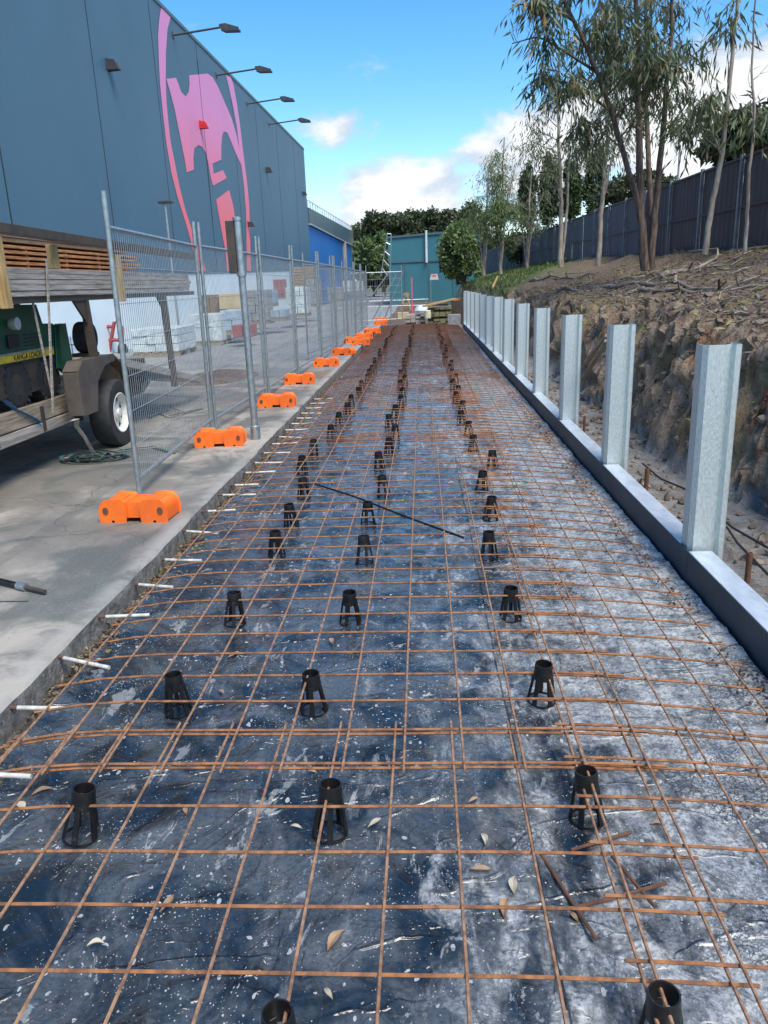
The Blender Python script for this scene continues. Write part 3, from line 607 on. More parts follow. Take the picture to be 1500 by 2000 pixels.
# bar chairs
CH = .172
ch0 = thing('bar_chair', '', 'bar chair', (0, 0, 0), 'black plastic bar chairs holding up the mesh')
MB().lathe([(.035, CH), (.031, CH), (.032, CH-.062), (.038, CH-.064), (.0385, CH-.056), (.035, CH)], 20).build('collar', 'black_plastic', ch0, True)
MB().lathe([(.052, 0), (.058, 0), (.058, .006), (.052, .006)], 24, close=True).build('base_ring', 'black_plastic', ch0, True)
for k in range(5):
    a = 2*math.pi*k/5+.3; ca, sa = math.cos(a), math.sin(a)
    MB().bar((.034*ca, .034*sa, CH-.045), (.054*ca, .054*sa, .002), .0175, .010, up=(ca, sa, .2)).build('leg', 'black_plastic', ch0, bevel=.0015)
b = MB().lathe([(.034, CH), (.030, CH-.07), (.040, CH-.07), (.034, CH)], 10); b.lathe([(.050, 0), (.058, 0), (.054, .008)], 12)
for k in range(5):
    a = 2*math.pi*k/5+.3; ca, sa = math.cos(a), math.sin(a); b.bar((.034*ca, .034*sa, CH-.045), (.054*ca, .054*sa, .002), .021, .009, up=(ca, sa, .2))
simple = b.build('bar_chair', 'black_plastic'); simple.location = (0, 0, 0); tag(simple, '', 'bar chair', 'black plastic bar chairs holding up the mesh')
me_s = simple.data
mv = min(v_.co.z for v_ in me_s.vertices)
known = {'left': [None, (160, 1640), (350, 1392), (460, 1222), (541, 1088), (570, 1030), (594, 974), (590, 926), (612, 892)],
         'middle': [(556, 2100), (645, 1628), (615, 1390), (685, 1216), (712, 1100), (720, 1026), (750, 970), (742, 920), (760, 889)],
         'right': [(1290, 2060), (1147, 1605), (1057, 1376), (997, 1209), (955, 1093), (958, 1016), (940, 961), (962, 918), (925, 884)]}
first = True
for side, bx in (('left', -1.06), ('middle', -.40), ('right', .46)):
    pts = []
    for q in known[side]:
        if q is None: continue
        p = onZ(*q, 0); pts.append((p.x, p.y))
    y = pts[-1][1]
    while y < 29: y += .80+rnd.uniform(-.08, .08); pts.append((bx+rnd.uniform(-.05, .05), y))
    for i, (x, y) in enumerate(pts):
        if y < 12:
            o = ch0 if first else dup(ch0); first = False
        else: o = simple.copy(); col.objects.link(o)
        o.location = (x, y, .004+max(0, sheet_z(x, y))*.8); tl = .09 if i > 0 else .03
        lx = rnd.uniform(-tl, tl); ly = rnd.uniform(-tl, tl)
        if side == 'left' and i == 0: lx, ly = .10, -.16
        o.rotation_euler = (lx, ly, rnd.uniform(0, 6))
        o['label'] = 'black plastic bar chair, %s from the camera in the %s line of chairs' % (ordw(i), side)
bpy.data.objects.remove(simple)

# dowels in white sleeves out of the slab edge
dow = [((20, 1382), (133, 1384)), ((115, 1283), (213, 1304)), ((195, 1205), (292, 1201)), ((262, 1141), (338, 1147)), ((314, 1093), (394, 1095)), ((357, 1037), (425, 1042)), ((398, 999), (460, 996)), ((428, 967), (500, 966)), ((452, 948), (505, 946))]
pts = []
for (a, c) in dow:
    A = onX(a[0], a[1], KX+.0); B_ = onZ(c[0], c[1], A.z-.006); pts.append((A, B_))
y = pts[-1][0].y+.42
while y < 11.5: pts.append((Vector((KX, y, .085)), Vector((KX+.30, y+rnd.uniform(-.05, .05), .085+rnd.uniform(-.01, .012))))); y += .42+rnd.uniform(-.03, .03)
A0 = pts[0][0]; pts.insert(0, (A0+Vector((0, -.42, 0)), A0+Vector((.30, -.43, -.01))))
for i, (A, B_) in enumerate(pts):
    d = (B_-A).normalized(); t = thing('dowel', 'white sleeved dowel sticking out of the slab edge, %s from the camera' % ordw(i), 'dowel', A, 'white sleeved dowels along the slab edge')
    MB().tube([A-d*.05, A+d*.09], .008, 8).build('bar', 'rust_dark', t, True); MB().tube([A+d*.03, B_], .0092, 10).build('sleeve', 'white_pl', t, True)

# leaves on the membrane (individually visible few) + many small
rs = np.random.RandomState(5)
lv = [(1005, 1750), (985, 1795), (960, 1700), (940, 1630), (1130, 1805), (62, 1555), (590, 1620), (425, 1352), (620, 1512), (745, 1600), (935, 1560), (365, 1595), (650, 1955), (640, 1860), (1270, 1612), (170, 1850), (340, 1750), (640, 985), (875, 945), (470, 1275), (650, 1260), (30, 1570)]
for k, (px, py) in enumerate(lv):
    p = onZ(px, py, .012); a = rs.rand()*6.28; L = .035+.05*rs.rand(); d = Vector((math.cos(a), math.sin(a)*.9, 0)); s_ = Vector((-d.y, d.x, 0)); b = MB(); n_ = 7
    for q in range(n_):
        tq = q/(n_-1); wq = math.sin(math.pi*min(1, tq*1.05))*L*.17+.0006; c0 = p+d*(L*tq)+s_*(.12*L*math.sin(tq*2.6)); zc = .010*math.sin(tq*3.1)
        b.v += [tuple(c0+s_*wq+Vector((0, 0, .006+zc))), tuple(c0+Vector((0, 0, zc))), tuple(c0-s_*wq+Vector((0, 0, .005+zc)))]
    b.f = [(3*q+j, 3*q+j+1, 3*q+j+4, 3*q+j+3) for q in range(n_-1) for j in range(2)]
    pl = k % 3 == 0
    tag(b.build('fallen_leaf', 'leafpale' if pl else 'leafdry', smooth=True), '%s curled gum leaf lying loose on the black sheet' % ('pale' if pl else 'brown'), 'leaf', '%s leaves on the membrane' % ('pale' if pl else 'brown'))

# ================================================================ TEMPORARY FENCE
def fence_panel(A, B_, label, h=2.22, detail=True, wires=True):
    """A, B_ : feet of the two uprights on the yard (x, y)"""
    A = Vector((A[0], A[1], GZ)); Bv = Vector((B_[0], B_[1], GZ)); d = (Bv-A); L = d.length; d.normalize()
    t = thing('mesh_fence', label, 'fence panel', A, 'temporary mesh fence panels along the slab')
    lean = Vector((.012, 0, 0))
    def up(P, z): return P+Vector((lean.x*z, 0, z))
    for P in (A, Bv): MB().tube([up(P, .03), up(P, h)], .0195, 10).build('upright', 'galv_tube', t, True)
    b0, t0 = .14, h-.24
    a_, c_ = A+d*.0, Bv-d*.0
    MB().tube([up(a_, t0), up(c_, t0)], .0175, 8).build('top_rail', 'galv_tube', t, True)
    MB().tube([up(a_, b0), up(c_, b0)], .0175, 8).build('bottom_rail', 'galv_tube', t, True)
    b = MB(); nv = int(L/(.05 if detail else .10)); r = .0023
    for k in range(1, nv):
        P = A+d*(L*k/nv); b.tube([up(P, b0), up(P, t0)], r, 4, False)
    for k in range(1, 7):
        z = b0+(t0-b0)*k/7; b.tube([up(A, z)+Vector((.004, 0, 0)), up(Bv, z)+Vector((.004, 0, 0))], r*1.2, 4, False)
    b.build('wire_infill', 'wire', t)
    return t
feet_y = [5.69, 8.5, 11.2, 13.8, 16.6, 19.3, 22.0, 24.8, 27.5, 30.2]
fx_ = [-2.25, -2.38, -2.30, -2.27, -2.19, -2.16, -2.14, -2.15, -2.16, -2.14]
wd = ['nearest', 'second', 'third', 'fourth', 'fifth', 'sixth', 'seventh', 'eighth', 'ninth']
for i in range(9):
    fence_panel((fx_[i], feet_y[i]+(.0 if i else 0)), (fx_[i+1]-.03, feet_y[i+1]-.07), ('galvanised mesh fence panel nearest the camera, standing in an orange foot' if i == 0 else 'galvanised mesh fence panel, %s from the camera along the slab' % wd[i]), detail=i < 3)
# a few panels standing askew, folded back beyond the fifth foot
for k, (a, c, lb) in enumerate((((-2.55, 16.9), (-2.25, 19.2), 'spare mesh fence panel leaning just behind the fence line'), ((-2.9, 21.5), (-2.45, 24.0), 'second spare mesh fence panel set askew behind the far fence'), ((-2.9, 31.6), (-.9, 32.4), 'far mesh fence panel turned across the end of the slab'))):
    fence_panel(a, c, lb, detail=False)

# orange feet: moulded block with raised ends, hand-holes and a tunnel
def foot_mesh():
    b = MB()
    for sx in (-1, 1):
        pr = [(.305, 0), (.225, 0), (.215, .030), (.175, .030), (.165, 0), (.085, 0), (.075, .06), (.080, .118), (.100, .145), (.255, .150), (.285, .128), (.310, .085)]
        b.prism([(sx*x, 0, z) for x, z in pr], (0, -.125, 0), (0, .125, 0))
    pr = [(-.09, .045), (.09, .045), (.09, .126), (-.09, .126)]
    b.prism([(x, 0, z) for x, z in pr], (0, -.108, 0), (0, .108, 0))
    return b
f0 = thing('fence_block', '', 'fence foot', (0, 0, 0), 'orange fence feet along the slab')
fb_ = foot_mesh().build('block', 'orange', f0, True, bevel=.014); fb_.modifiers['bevel'].segments = 3
for sx in (-1, 1): MB().lathe([(.0, -.001), (.020, -.001), (.026, .004), (.026, -.004), (.0, -.004)], 16, (.255*sx, -.1262, .085), 'Y').build('filler_hole', 'rust_dark', f0, True)
MB().box(-.03, .03, -.08, .08, .105, .128).build('socket_strip', 'orange', f0, bevel=.004)
MB().box(.12, .235, -.07, .07, .140, .158).build('top_pad', 'orange', f0, bevel=.008)
MB().box(-.235, -.12, -.07, .07, .140, .158).build('top_pad', 'orange', f0, bevel=.008)
fp = [((268, 1012), -.06), ((428, 868), .10), ((540, 792), .06), ((584, 748), .06), ((637, 714), .05), ((671, 692), -.3), ((704, 672), .05), ((711, 660), .2), ((690, 668), .3), ((727, 650), .5), ((743, 634), .1), ((745, 627), .4)]
for i, ((px, py), rz) in enumerate(fp):
    o = f0 if i == 0 else dup(f0)
    p = onZ(px, py, GZ+.02); o.location = (p.x, p.y+.08, GZ+.001); o.rotation_euler = (0, 0, rz); o.scale = (.77, 1, 1)
    o['label'] = 'moulded orange plastic fence foot, %s from the camera' % ('nearest' if i == 0 else ordw(i))

# thick galvanised gate post with a dark plate on its upper part
p = onZ(500, 858, GZ); gp = thing('gate_post', 'thick round galvanised post with base sleeve beside the second orange foot', 'post', p)
H = 2.18
MB().tube([p, p+Vector((0, 0, H))], .036, 20).build('pole', 'galv_tube', gp, True)
MB().lathe([(.037, H-.01), (.043, H-.01), (.043, H+.02), (.0, H+.03)], 20, p).build('cap', 'galv_tube', gp, True)
MB().lathe([(.038, .0), (.050, .0), (.050, .14), (.038, .15)], 20, p).build('base_sleeve', 'galv_tube', gp, True)
MB().box(p.x-.115, p.x-.034, p.y-.03, p.y+.04, GZ+H-.50, GZ+H-.01).build('latch_channel', 'dark_steel', gp, bevel=.004)
MB().lathe([(.037, H-.53), (.046, H-.53), (.046, H-.49), (.037, H-.49)], 18, p, close=True).build('clamp', 'galv_tube', gp, True)

# hose fitting and straps on the slab
a, c = onZ(-60, 1120, GZ+.03), onZ(88, 1156, GZ+.02)
t = thing('hose', 'black rubber hose end with metal coupling on the slab at the left edge', 'hose', (c.x, c.y, GZ))
MB().tube([a, a.lerp(c, .5), a.lerp(c, .72)], .016, 10).build('hose_body', 'black_plastic', t, True); MB().tube([a.lerp(c, .66), a.lerp(c, .76)], .023, 10).build('coupling', 'galv_tube', t, True); MB().tube([a.lerp(c, .74), c], .012, 10).build('nozzle', 'dark_steel', t, True)
t = thing('ratchet_strap', 'tangled teal and grey ratchet strap heaped on the slab beside the trailer wheel', 'strap', onZ(190, 905, GZ))
c0 = onZ(185, 898, GZ)
def ribbon(pts, wd_, m, par, nm):
    b = MB(); P = [Vector(q) for q in pts]
    for i, q in enumerate(P):
        d = (P[min(i+1, len(P)-1)]-P[max(i-1, 0)]).normalized(); s_ = d.cross(Vector((0, .3, 1))).normalized()*wd_/2; b.v += [tuple(q-s_), tuple(q+s_), tuple(q+s_+Vector((0, 0, .003))), tuple(q-s_+Vector((0, 0, .003)))]
    for i in range(len(P)-1):
        for k in range(4): b.f.append((4*i+k, 4*i+(k+1) % 4, 4*i+4+(k+1) % 4, 4*i+4+k))
    return b.build(nm, m, par, True)
for k in range(5):
    pts = []; ph = k*1.3
    for q in range(22): a = q*.42+ph; rr = .05+.012*q*(.7 if k % 2 else 1.0)*.8; pts.append((c0.x+rr*math.cos(a)*1.5, c0.y+rr*math.sin(a)*.9, GZ+.015+.018*abs(math.sin(q*.9+ph))+.008*k))
    ribbon(pts, .035, ('teal_strap', 'timber_g', 'teal_strap', 'black_plastic', 'teal_strap')[k], t, 'webbing')
ribbon([onZ(150, 872, GZ+.01), onZ(230, 880, GZ+.02), onZ(300, 872, GZ+.02), onZ(340, 885, GZ+.01)], .05, 'teal_strap', t, 'webbing')
MB().box(c0.x-.10, c0.x-.01, c0.y-.12, c0.y-.06, GZ+.004, GZ+.05).build('ratchet', 'dark_steel', t, bevel=.006)
t2 = onZ(330, 800, GZ); t = thing('ratchet_strap', 'dark webbing strap lying loose behind the nearest fence panel', 'strap', t2)
ribbon([onZ(290, 815, GZ+.02), onZ(330, 795, GZ+.05), onZ(360, 805, GZ+.02), onZ(395, 798, GZ+.01), onZ(330, 812, GZ+.03), onZ(300, 800, GZ+.03)], .06, 'teal_strap', t, 'webbing')

# ================================================================ TRAILER
TX = -3.50; RX = -3.28                                             # outer side plane (faces +X)
tr = thing('flat_trailer', 'old flatbed trailer with timber deck, steel mudguard and overhead rack', 'trailer', (TX-1.0, 7.8, GZ))
DZ = .74
def plank(x0, x1, y0, y1, z0, z1, nm, m, par): return MB().box(x0, x1, y0, y1, z0, z1).build(nm, m, par, bevel=.006)
b = MB()
for k in range(9): x1 = TX-.02-k*.215; b.box(x1-.205, x1, 4.3, 9.4, DZ-.04+.004*(k % 3), DZ+.004*(k % 3))
b.build('deck', 'timber', tr, bevel=.005)
plank(TX, TX+.05, 4.3, 7.35, DZ-.13, DZ+.03, 'side_board', 'timber', tr); plank(TX+.003, TX+.055, 4.3, 7.32, DZ-.24, DZ-.14, 'side_board', 'timber_g', tr)
plank(TX-.09, TX-.02, 4.3, 9.5, DZ-.25, DZ-.055, 'chassis_rail', 'dark_steel', tr); plank(TX-1.98, TX-1.90, 4.3, 9.5, DZ-.25, DZ-.055, 'chassis_rail', 'dark_steel', tr)
plank(TX-1.9, TX, 4.22, 4.295, DZ-.25, DZ+.02, 'rear_board', 'timber', tr)
plank(TX-1.9, TX-.1, 7.75, 7.86, .42, .50, 'axle', 'dark_steel', tr)
# mudguard: side plate in front of wheel + arch
WY, WR = 7.82, .345; WX = -3.40
b = MB(); x0, x1 = -3.33, -3.19
pf = [(6.98, .62), (6.98, 1.0), (7.10, 1.08), (7.85, 1.08), (8.30, .86), (8.42, .70)]
th = .012; up_ = [(y, z+th) for y, z in pf]
for (ya, za), (yb, zb) in zip(pf[:-1], pf[1:]): b.prism([(x0, ya, za), (x0, yb, zb), (x0, yb, zb+th), (x0, ya, za+th)], (0, 0, 0), (x1-x0, 0, 0))
b.prism([(x1, 6.98, .60), (x1, 6.98, 1.01), (x1, 7.1, 1.09), (x1, 7.85, 1.09), (x1, 7.85, 1.03), (x1, 7.60, 1.01), (x1, 7.38, .88), (x1, 7.28, .60)], (0, 0, 0), (.010, 0, 0))
b.box(x0, x1, 6.97, 6.98, .60, 1.0)
b.build('mudguard', 'mud_steel', tr, bevel=.004)
def wheel(cx, cy, cz, Rw, par, face=1, rimm='rim', w_=.11):
    ty = MB().lathe([(Rw*.60, -w_*.9), (Rw*.80, -w_), (Rw*.95, -w_*.95), (Rw, -w_*.7), (Rw, w_*.7), (Rw*.95, w_*.95), (Rw*.80, w_), (Rw*.60, w_*.9)], 40, (cx, cy, cz), 'X').build('tyre', 'tyre', par, True)
    rm = MB().lathe([(Rw*.60, w_*.92*face), (Rw*.57, w_*.95*face), (Rw*.54, w_*.7*face), (Rw*.50, w_*.45*face), (Rw*.47, w_*.35*face)], 32, (cx, cy, cz), 'X')
    for k in range(8):
        a = 2*math.pi*k/8; ca, sa = math.cos(a), math.sin(a); cc = Vector((cx+w_*.42*face, cy, cz))
        rm.bar(cc+Vector((0, ca*Rw*.16, sa*Rw*.16)), cc+Vector((-.012*face, ca*Rw*.50, sa*Rw*.50)), .055, .012, up=(1, 0, 0))
    rm.lathe([(Rw*.22, w_*.30*face), (Rw*.22, w_*.55*face), (Rw*.12, w_*.60*face), (Rw*.11, w_*.80*face), (0.0001, w_*.82*face)], 20, (cx, cy, cz), 'X')
    rm.build('rim', rimm, par, True)
    MB().lathe([(Rw*.59, w_*.1*face), (0.0001, w_*.1*face)], 24, (cx, cy, cz), 'X').build('hub_back', 'black_ink', par)
wheel(WX+.13, WY, GZ+WR, WR, tr); wheel(TX-2.06, WY, GZ+WR, WR, tr, -1)
# raised toolbox-like front, A-frame drawbar with blue tarp
plank(TX-.55, TX+.0, 8.7, 9.6, DZ+.0, DZ+.16, 'front_box', 'dark_steel', tr)
b = MB().bar((RX-.02, 8.4, .95), (RX-.05, 11.3, .42), .07, .08); b.bar((TX-1.9, 8.5, .6), (TX-1.0, 11.9, .42), .09, .09); b.bar((TX-.03, 9.4, .56), (TX-.8, 11.9, .45), .09, .10); b.bar((RX-.05, 11.3, .42), (TX-1.0, 11.9, .42), .08, .08); b.build('drawbar', 'timber_g', tr)
b = MB()
for j in range(9):
    for i in range(7):
        y = 8.7+j*.24; x = RX-.09-i*.10; b.v.append((x, y, .93-(y-8.7)*.20-.02+.04*fbm(x*4, y*3)))
b.f = [(j*7+i, j*7+i+1, (j+1)*7+i+1, (j+1)*7+i) for j in range(8) for i in range(6)]
tarp = b.build('blue_tarp', 'blue_tarp', None, True); md = tarp.modifiers.new('t', 'SOLIDIFY'); md.thickness = .006; tag(tarp, 'blue tarpaulin draped over the front of the trailer', 'tarpaulin')
# rack over the trailer
RZ0, RZ1 = 1.63, 1.72
for y, nmz in ((7.55, 1.09), (9.9, .50), (5.0, .74)):
    b = MB().bar((RX+.02, y, nmz), (RX+.0, y, RZ0), .075, .05, up=(0, 1, 0)); b.prism([(RX+.0, y-.03, RZ0-.22), (RX+.0, y-.03, RZ0), (RX+.0, y-.28, RZ0)], (0, 0, 0), (.02, 0, 0)); b.build('rack_leg', 'dark_steel', tr)
for y in (7.55, 9.9, 5.0): MB().bar((RX-1.9, y, DZ), (RX-1.9, y, RZ0), .06, .05, up=(0, 1, 0)).build('rack_leg', 'dark_steel', tr)
b = MB().box(RX-.05, RX+.03, 4.3, 11.2, RZ0, RZ0+.05)
for y in (5.0, 7.55, 9.9): b.box(RX-1.93, RX-.051, y-.04, y+.04, RZ0+.001, RZ0+.049)
b.box(RX-1.95, RX-1.87, 4.3, 11.2, RZ0-.001, RZ0+.051); b.build('rack_frame', 'dark_steel', tr)
MB().bar(onX(104, 806, RX+.03), onX(91, 505, RX+.08), .035, .006, up=(1, 0, 0)).build('tie_strap', 'timber_g', tr)
MB().bar(onX(102, 770, RX+.01), onX(58, 562, RX-.03), .03, .006, up=(1, 0, 0)).build('tie_strap', 'timber_g', tr)
ribbon([(RX+.07, 6.74, DZ-.15), (RX+.10, 6.8, .60), (RX+.06, 6.86, .52), (RX+.12, 6.86, .42), (RX+.14, 6.95, .25), (RX+.22, 7.0, GZ+.03)], .05, 'timber_g', tr, 'hanging_strap')
# timber load on the rack
def boards(nm, lb, x0, x1, y0, y1, z0, nlay, th_, ncol, m, seed, jit=.18, sp=.003):
    rs = random.Random(seed); t = thing(nm, lb, 'timber stack', ((x0+x1)/2, (y0+y1)/2, z0), None)
    wdt = (x1-x0)/ncol
    for l_ in range(nlay):
        b = MB()
        for c_ in range(ncol): xa = x0+c_*wdt+rs.uniform(0, .012); b.box(xa, xa+wdt-.014, y0+rs.uniform(0, jit), y1-rs.uniform(0, jit), z0+l_*(th_+sp), z0+l_*(th_+sp)+th_)
        if sp > .01 and l_:
            for q in range(7): yq = y0+.6+(y1-y0-1.2)*q/6; b.box(x0+.02, x1-.02, yq-.02, yq+.02, z0+l_*(th_+sp)-sp, z0+l_*(th_+sp)-.0005)
        b.build('board_layer', m, t, bevel=.003)
    return t
boards('timber_stack', 'stack of grey weathered boards lying on the rack above the trailer', RX-.55, RX+.06, 5.0, 11.0, RZ0+.055, 5, .042, 4, 'timber_g', 1)
boards('timber_stack', 'stack of orange sawn battens behind the upright props on the rack', RX-1.6, RX-.62, 4.6, 11.1, RZ0+.055, 10, .028, 6, 'timber_o', 2, .5, .022)
boards('timber_stack', 'upper layer of dark brown battens under the long beam on the rack', RX-1.5, RX-.66, 4.6, 11.0, RZ0+.055+13*.039+.002, 2, .04, 6, 'brownc', 3, .4)
ZT = RZ0+.055+5*.045
for k, (y, lb) in enumerate(((5.93, 'yellow timber prop at the left end of the rack load'), (7.00, 'yellow timber prop in the middle of the rack load'), (8.28, 'brown timber prop at the far end of the rack load'))):
    zt = 2.16-.045*k; zb = 1.60 if k != 1 else ZT; b = MB().box(RX+.064, RX+.125, y-.045, y+.045, zb, zt)
    if k == 1: b = MB().box(RX-.02, RX+.05, y-.045, y+.045, zb+.003, zt)
    tag(b.build('timber_prop', 'timber_y', None, bevel=.004), lb, 'timber prop')
b = MB().bar((RX+.10, 4.6, 2.20), (RX+.08, 11.2, 2.135), .09, .075); tag(b.build('timber_beam', 'dark_steel', None, bevel=.004), 'long dark timber beam along the top of the rack load', 'timber beam')

ribbon([onX(8, 782, TX+.03), onX(30, 800, TX+.05), onX(62, 815, TX+.06), onX(80, 826, TX+.06)], .05, 'blue_tarp', tr, 'tie_strap')
for yq in (5.0, 5.9, 6.7): MB().box(TX+.056, TX+.07, yq-.02, yq+.02, DZ-.22, DZ+.0).build('stake_pocket', 'dark_steel', tr)
# spare wheel + jockey stand on trailer
sp = thing('spare_wheel', 'spare wheel standing upright on the trailer beside the rack leg', 'wheel', onY(163, 700, 8.3)-Vector((0, 0, 0)))
c = onY(166, 655, 8.3); wheel(c.x, c.y, c.z-.02, .165, sp, 1, 'dark_steel', .075)
MB().box(c.x-.13, c.x+.09, c.y-.1, c.y+.1, c.z-.22, c.z-.185).build('bracket', 'dark_steel', sp)

# ---------------------------------------------------------------- green loader on the trailer
gl = thing('mini_loader', 'green and black mini loader with yellow lettered band on the trailer', 'loader', (-4.0, 6.8, DZ))
LX = -3.50
b = MB().prism([(LX, 5.7, 1.16), (LX, 7.05, 1.16), (LX, 7.02, 1.36), (LX, 6.92, 1.42), (LX, 6.72, 1.43), (LX, 6.66, 1.60), (LX, 5.7, 1.62)], (-.62, 0, 0), (0, 0, 0)); b.build('body', 'green', gl, bevel=.015)
MB().prism([(LX+.004, 6.86, 1.02), (LX+.004, 7.12, .90), (LX+.004, 7.08, 1.42), (LX+.004, 6.95, 1.42)], (0, 0, 0), (.05, 0, 0)).build('side_plate', 'green', gl, bevel=.008)
MB().box(LX-.60, LX-.02, 5.75, 6.95, .86, 1.155).build('chassis', 'dark_steel', gl, bevel=.01)
MB().box(LX+.001, LX+.012, 5.4, 6.84, 1.158, 1.218).build('lettered_band', 'yellow', gl)
MB().box(LX+.001, LX+.016, 5.4, 6.84, 1.218, 1.232).build('band_trim', 'galv_tube', gl)
def text(body, size, loc, rot, m, par, nm):
    cu = bpy.data.curves.new(nm, 'FONT'); cu.body = body; cu.size = size; cu.extrude = .001; cu.align_x = 'LEFT'
    to = bpy.data.objects.new(nm, cu); me = bpy.data.meshes.new_from_object(to); bpy.data.objects.remove(to)
    o = bpy.data.objects.new(nm, me); col.objects.link(o); me.materials.append(M[m]); o.parent = par; o.location = Vector(loc)-par.location; o.rotation_euler = rot
    return o
to = text('KANGA LOADERS', .07, (LX+.014, 6.10, 1.164), (R(90), 0, R(90)), 'black_ink', gl, 'lettering')
for k, (z) in enumerate((1.27, 1.30, 1.33, 1.36)): MB().box(LX+.001, LX+.008, 6.35, 6.60, z, z+.010).build('vent_slot', 'black_ink', gl)
MB().lathe([(.0001, -.02), (.035, -.012), (.05, .01), (.052, .06), (.0001, .07)], 20, (LX+.03, 6.12, 1.47), 'X').build('work_light', 'galv', gl, True)
def lwheel(cy, cz, r):
    o = MB().lathe([(r*.4, -.10), (r*.8, -.11), (r, -.09), (r, .09), (r*.8, .11), (r*.45, .10), (r*.4, .05), (.0001, .05)], 36, (LX-.12, cy, cz), 'X')
    for k in range(20):
        a = 2*math.pi*k/20; ca, sa = math.cos(a), math.sin(a)
        o.bar((LX-.22, cy+r*1.0*ca, cz+r*1.0*sa), (LX-.01, cy+r*1.0*math.cos(a+.12), cz+r*1.0*math.sin(a+.12)), .035, .025, up=(0, ca, sa))
    o.build('wheel', 'tyre', gl, True)
lwheel(6.15, DZ+.215, .21); lwheel(6.72, DZ+.205, .20)
MB().box(LX+.002, LX+.03, 6.05, 6.22, 1.27, 1.38).build('engine_part', 'black_ink', gl, bevel=.01)
gl.location.y += .36
# small things beside the trailer
t = thing('trolley', 'red tubular hand trolley standing by the pale wall', 'trolley', onZ(222, 690, GZ)); q = onZ(222, 690, GZ)
k = 13.5/q.y*0+1
bx, by = q.x, q.y
b = MB(); sc = q.y/8.5
def rp(px, py): return onY(px, py, q.y)
b.tube([rp(213, 690), rp(223, 630), rp(231, 628), rp(238, 640), rp(240, 690)], .03*sc/1.5, 7); b.tube([rp(198, 638), rp(222, 638)], .03*sc/1.5, 7); b.tube([rp(198, 664), rp(240, 664)], .03*sc/1.5, 7); b.tube([rp(198, 640), rp(198, 690)], .025*sc/1.5, 7); b.build('frame', 'red_steel', t, True)
wh = MB().lathe([(.0001, -.08), (.17, -.08), (.17, .08), (.0001, .08)], 16, rp(240, 684), 'X'); wh.build('wheel', 'tyre', t, True)

# ================================================================ WAREHOUSE
BX = -8.5
zr = lambda y: 10.33+.0155*y
zc = lambda y: 1.79+.018*y
wh_ = thing('warehouse', 'long slate blue panel warehouse with pale lower wall and pink mural', 'building', (BX-15, 35, GZ))
YA, YB = 4.0, 60.9
b = MB().prism([(BX, YA, zc(YA)), (BX, YB, zc(YB)), (BX, YB, zr(YB)), (BX, YA, zr(YA))], (0, 0, 0), (-.25, 0, 0)); b.build('upper_wall', 'wall', wh_)
b = MB().prism([(BX-.03, YA, GZ-.3), (BX-.03, YB, GZ-.3), (BX-.03, YB, zc(YB)-.003), (BX-.03, YA, zc(YA)-.003)], (0, 0, 0), (-.2, 0, 0)); b.build('lower_wall', 'bwhite', wh_)
b = MB().box(BX-30, BX-.255, YB-.25, YB, -.3, zr(YB)); b.build('end_wall', 'wall', wh_); MB().box(BX-30, BX-.255, YA, YA+.25, -.3, zr(YA)).build('end_wall', 'wall', wh_)
MB().prism([(BX-.26, YA+.3, zr(YA)-.3), (BX-.26, YB-.3, zr(YB)-.3), (BX-30, YB-.3, zr(YB)-.1), (BX-30, YA+.3, zr(YA)-.1)], (0, 0, 0), (0, 0, .05)).build('roof', 'roofm', wh_)
b = MB().prism([(BX+.03, YA, zr(YA)), (BX+.03, YB+.03, zr(YB)), (BX+.03, YB+.03, zr(YB)+.12), (BX+.03, YA, zr(YA)+.12)], (0, 0, 0), (-.35, 0, 0)); b.build('parapet_flashing', 'fascia', wh_)
for y in (11.0, 16.6, 22.2, 27.5, 32.9, 38.3, 43.7, 49.6, 55.9): MB().box(BX+.001, BX+.006, y-.022, y+.022, zc(y)+.01, zr(y)-.01).build('panel_joint', 'black_ink', wh_)
def crop(pts, sc=700/1500): return [onX(x*sc, y*sc, BX) for x, y in pts]
def mural(pts, nm='mural_shape'):
    P = crop(pts); P = [Vector((BX+.012, p.y, min(p.z, zr(p.y)-.02))) for p in P]
    # triangulate through a curve-free ear clip
    from mathutils.geometry import tessellate_polygon
    tri = tessellate_polygon([P]); b = MB(); b.add(P, [tuple(t_) for t_ in tri]); b.build(nm, 'mural', wh_)
L_ = [(672, 30), (664, 90), (660, 150), (663, 250), (668, 350), (680, 470), (695, 600), (715, 720), (740, 820), (775, 930), (800, 1020), (824, 1135)]
Lr = [(862, 1135), (838, 1060), (805, 970), (775, 880), (750, 780), (730, 680), (712, 590), (702, 500), (695, 420), (692, 330), (693, 220), (700, 120), (713, 70)]
mural(L_+Lr, 'mural_ring')
mural([(945, 315), (958, 370), (975, 450), (990, 530), (1000, 620), (1010, 700), (1020, 780), (1028, 880), (1030, 960), (1032, 1135), (1050, 1135), (1045, 950), (1042, 860), (1035, 780), (1025, 700), (1015, 620), (1003, 520), (990, 430), (975, 350), (964, 318)], 'mural_ring')
mural([(695, 330), (735, 325), (745, 350), (757, 385), (775, 403), (788, 385), (792, 350), (790, 315), (868, 308), (890, 325), (915, 370), (940, 430), (970, 500), (990, 570), (1003, 640), (1008, 690), (985, 640), (965, 590), (950, 555), (935, 550), (928, 570), (925, 610), (925, 668), (888, 685), (893, 727), (932, 712), (948, 745), (890, 778), (880, 740), (870, 680), (860, 640), (845, 615), (830, 607), (812, 620), (808, 660), (810, 710), (780, 722), (770, 660), (750, 560), (730, 460), (712, 390)])
mural([(903, 835), (958, 795), (975, 860), (985, 930), (992, 1135), (948, 1135), (940, 1040), (925, 960)])
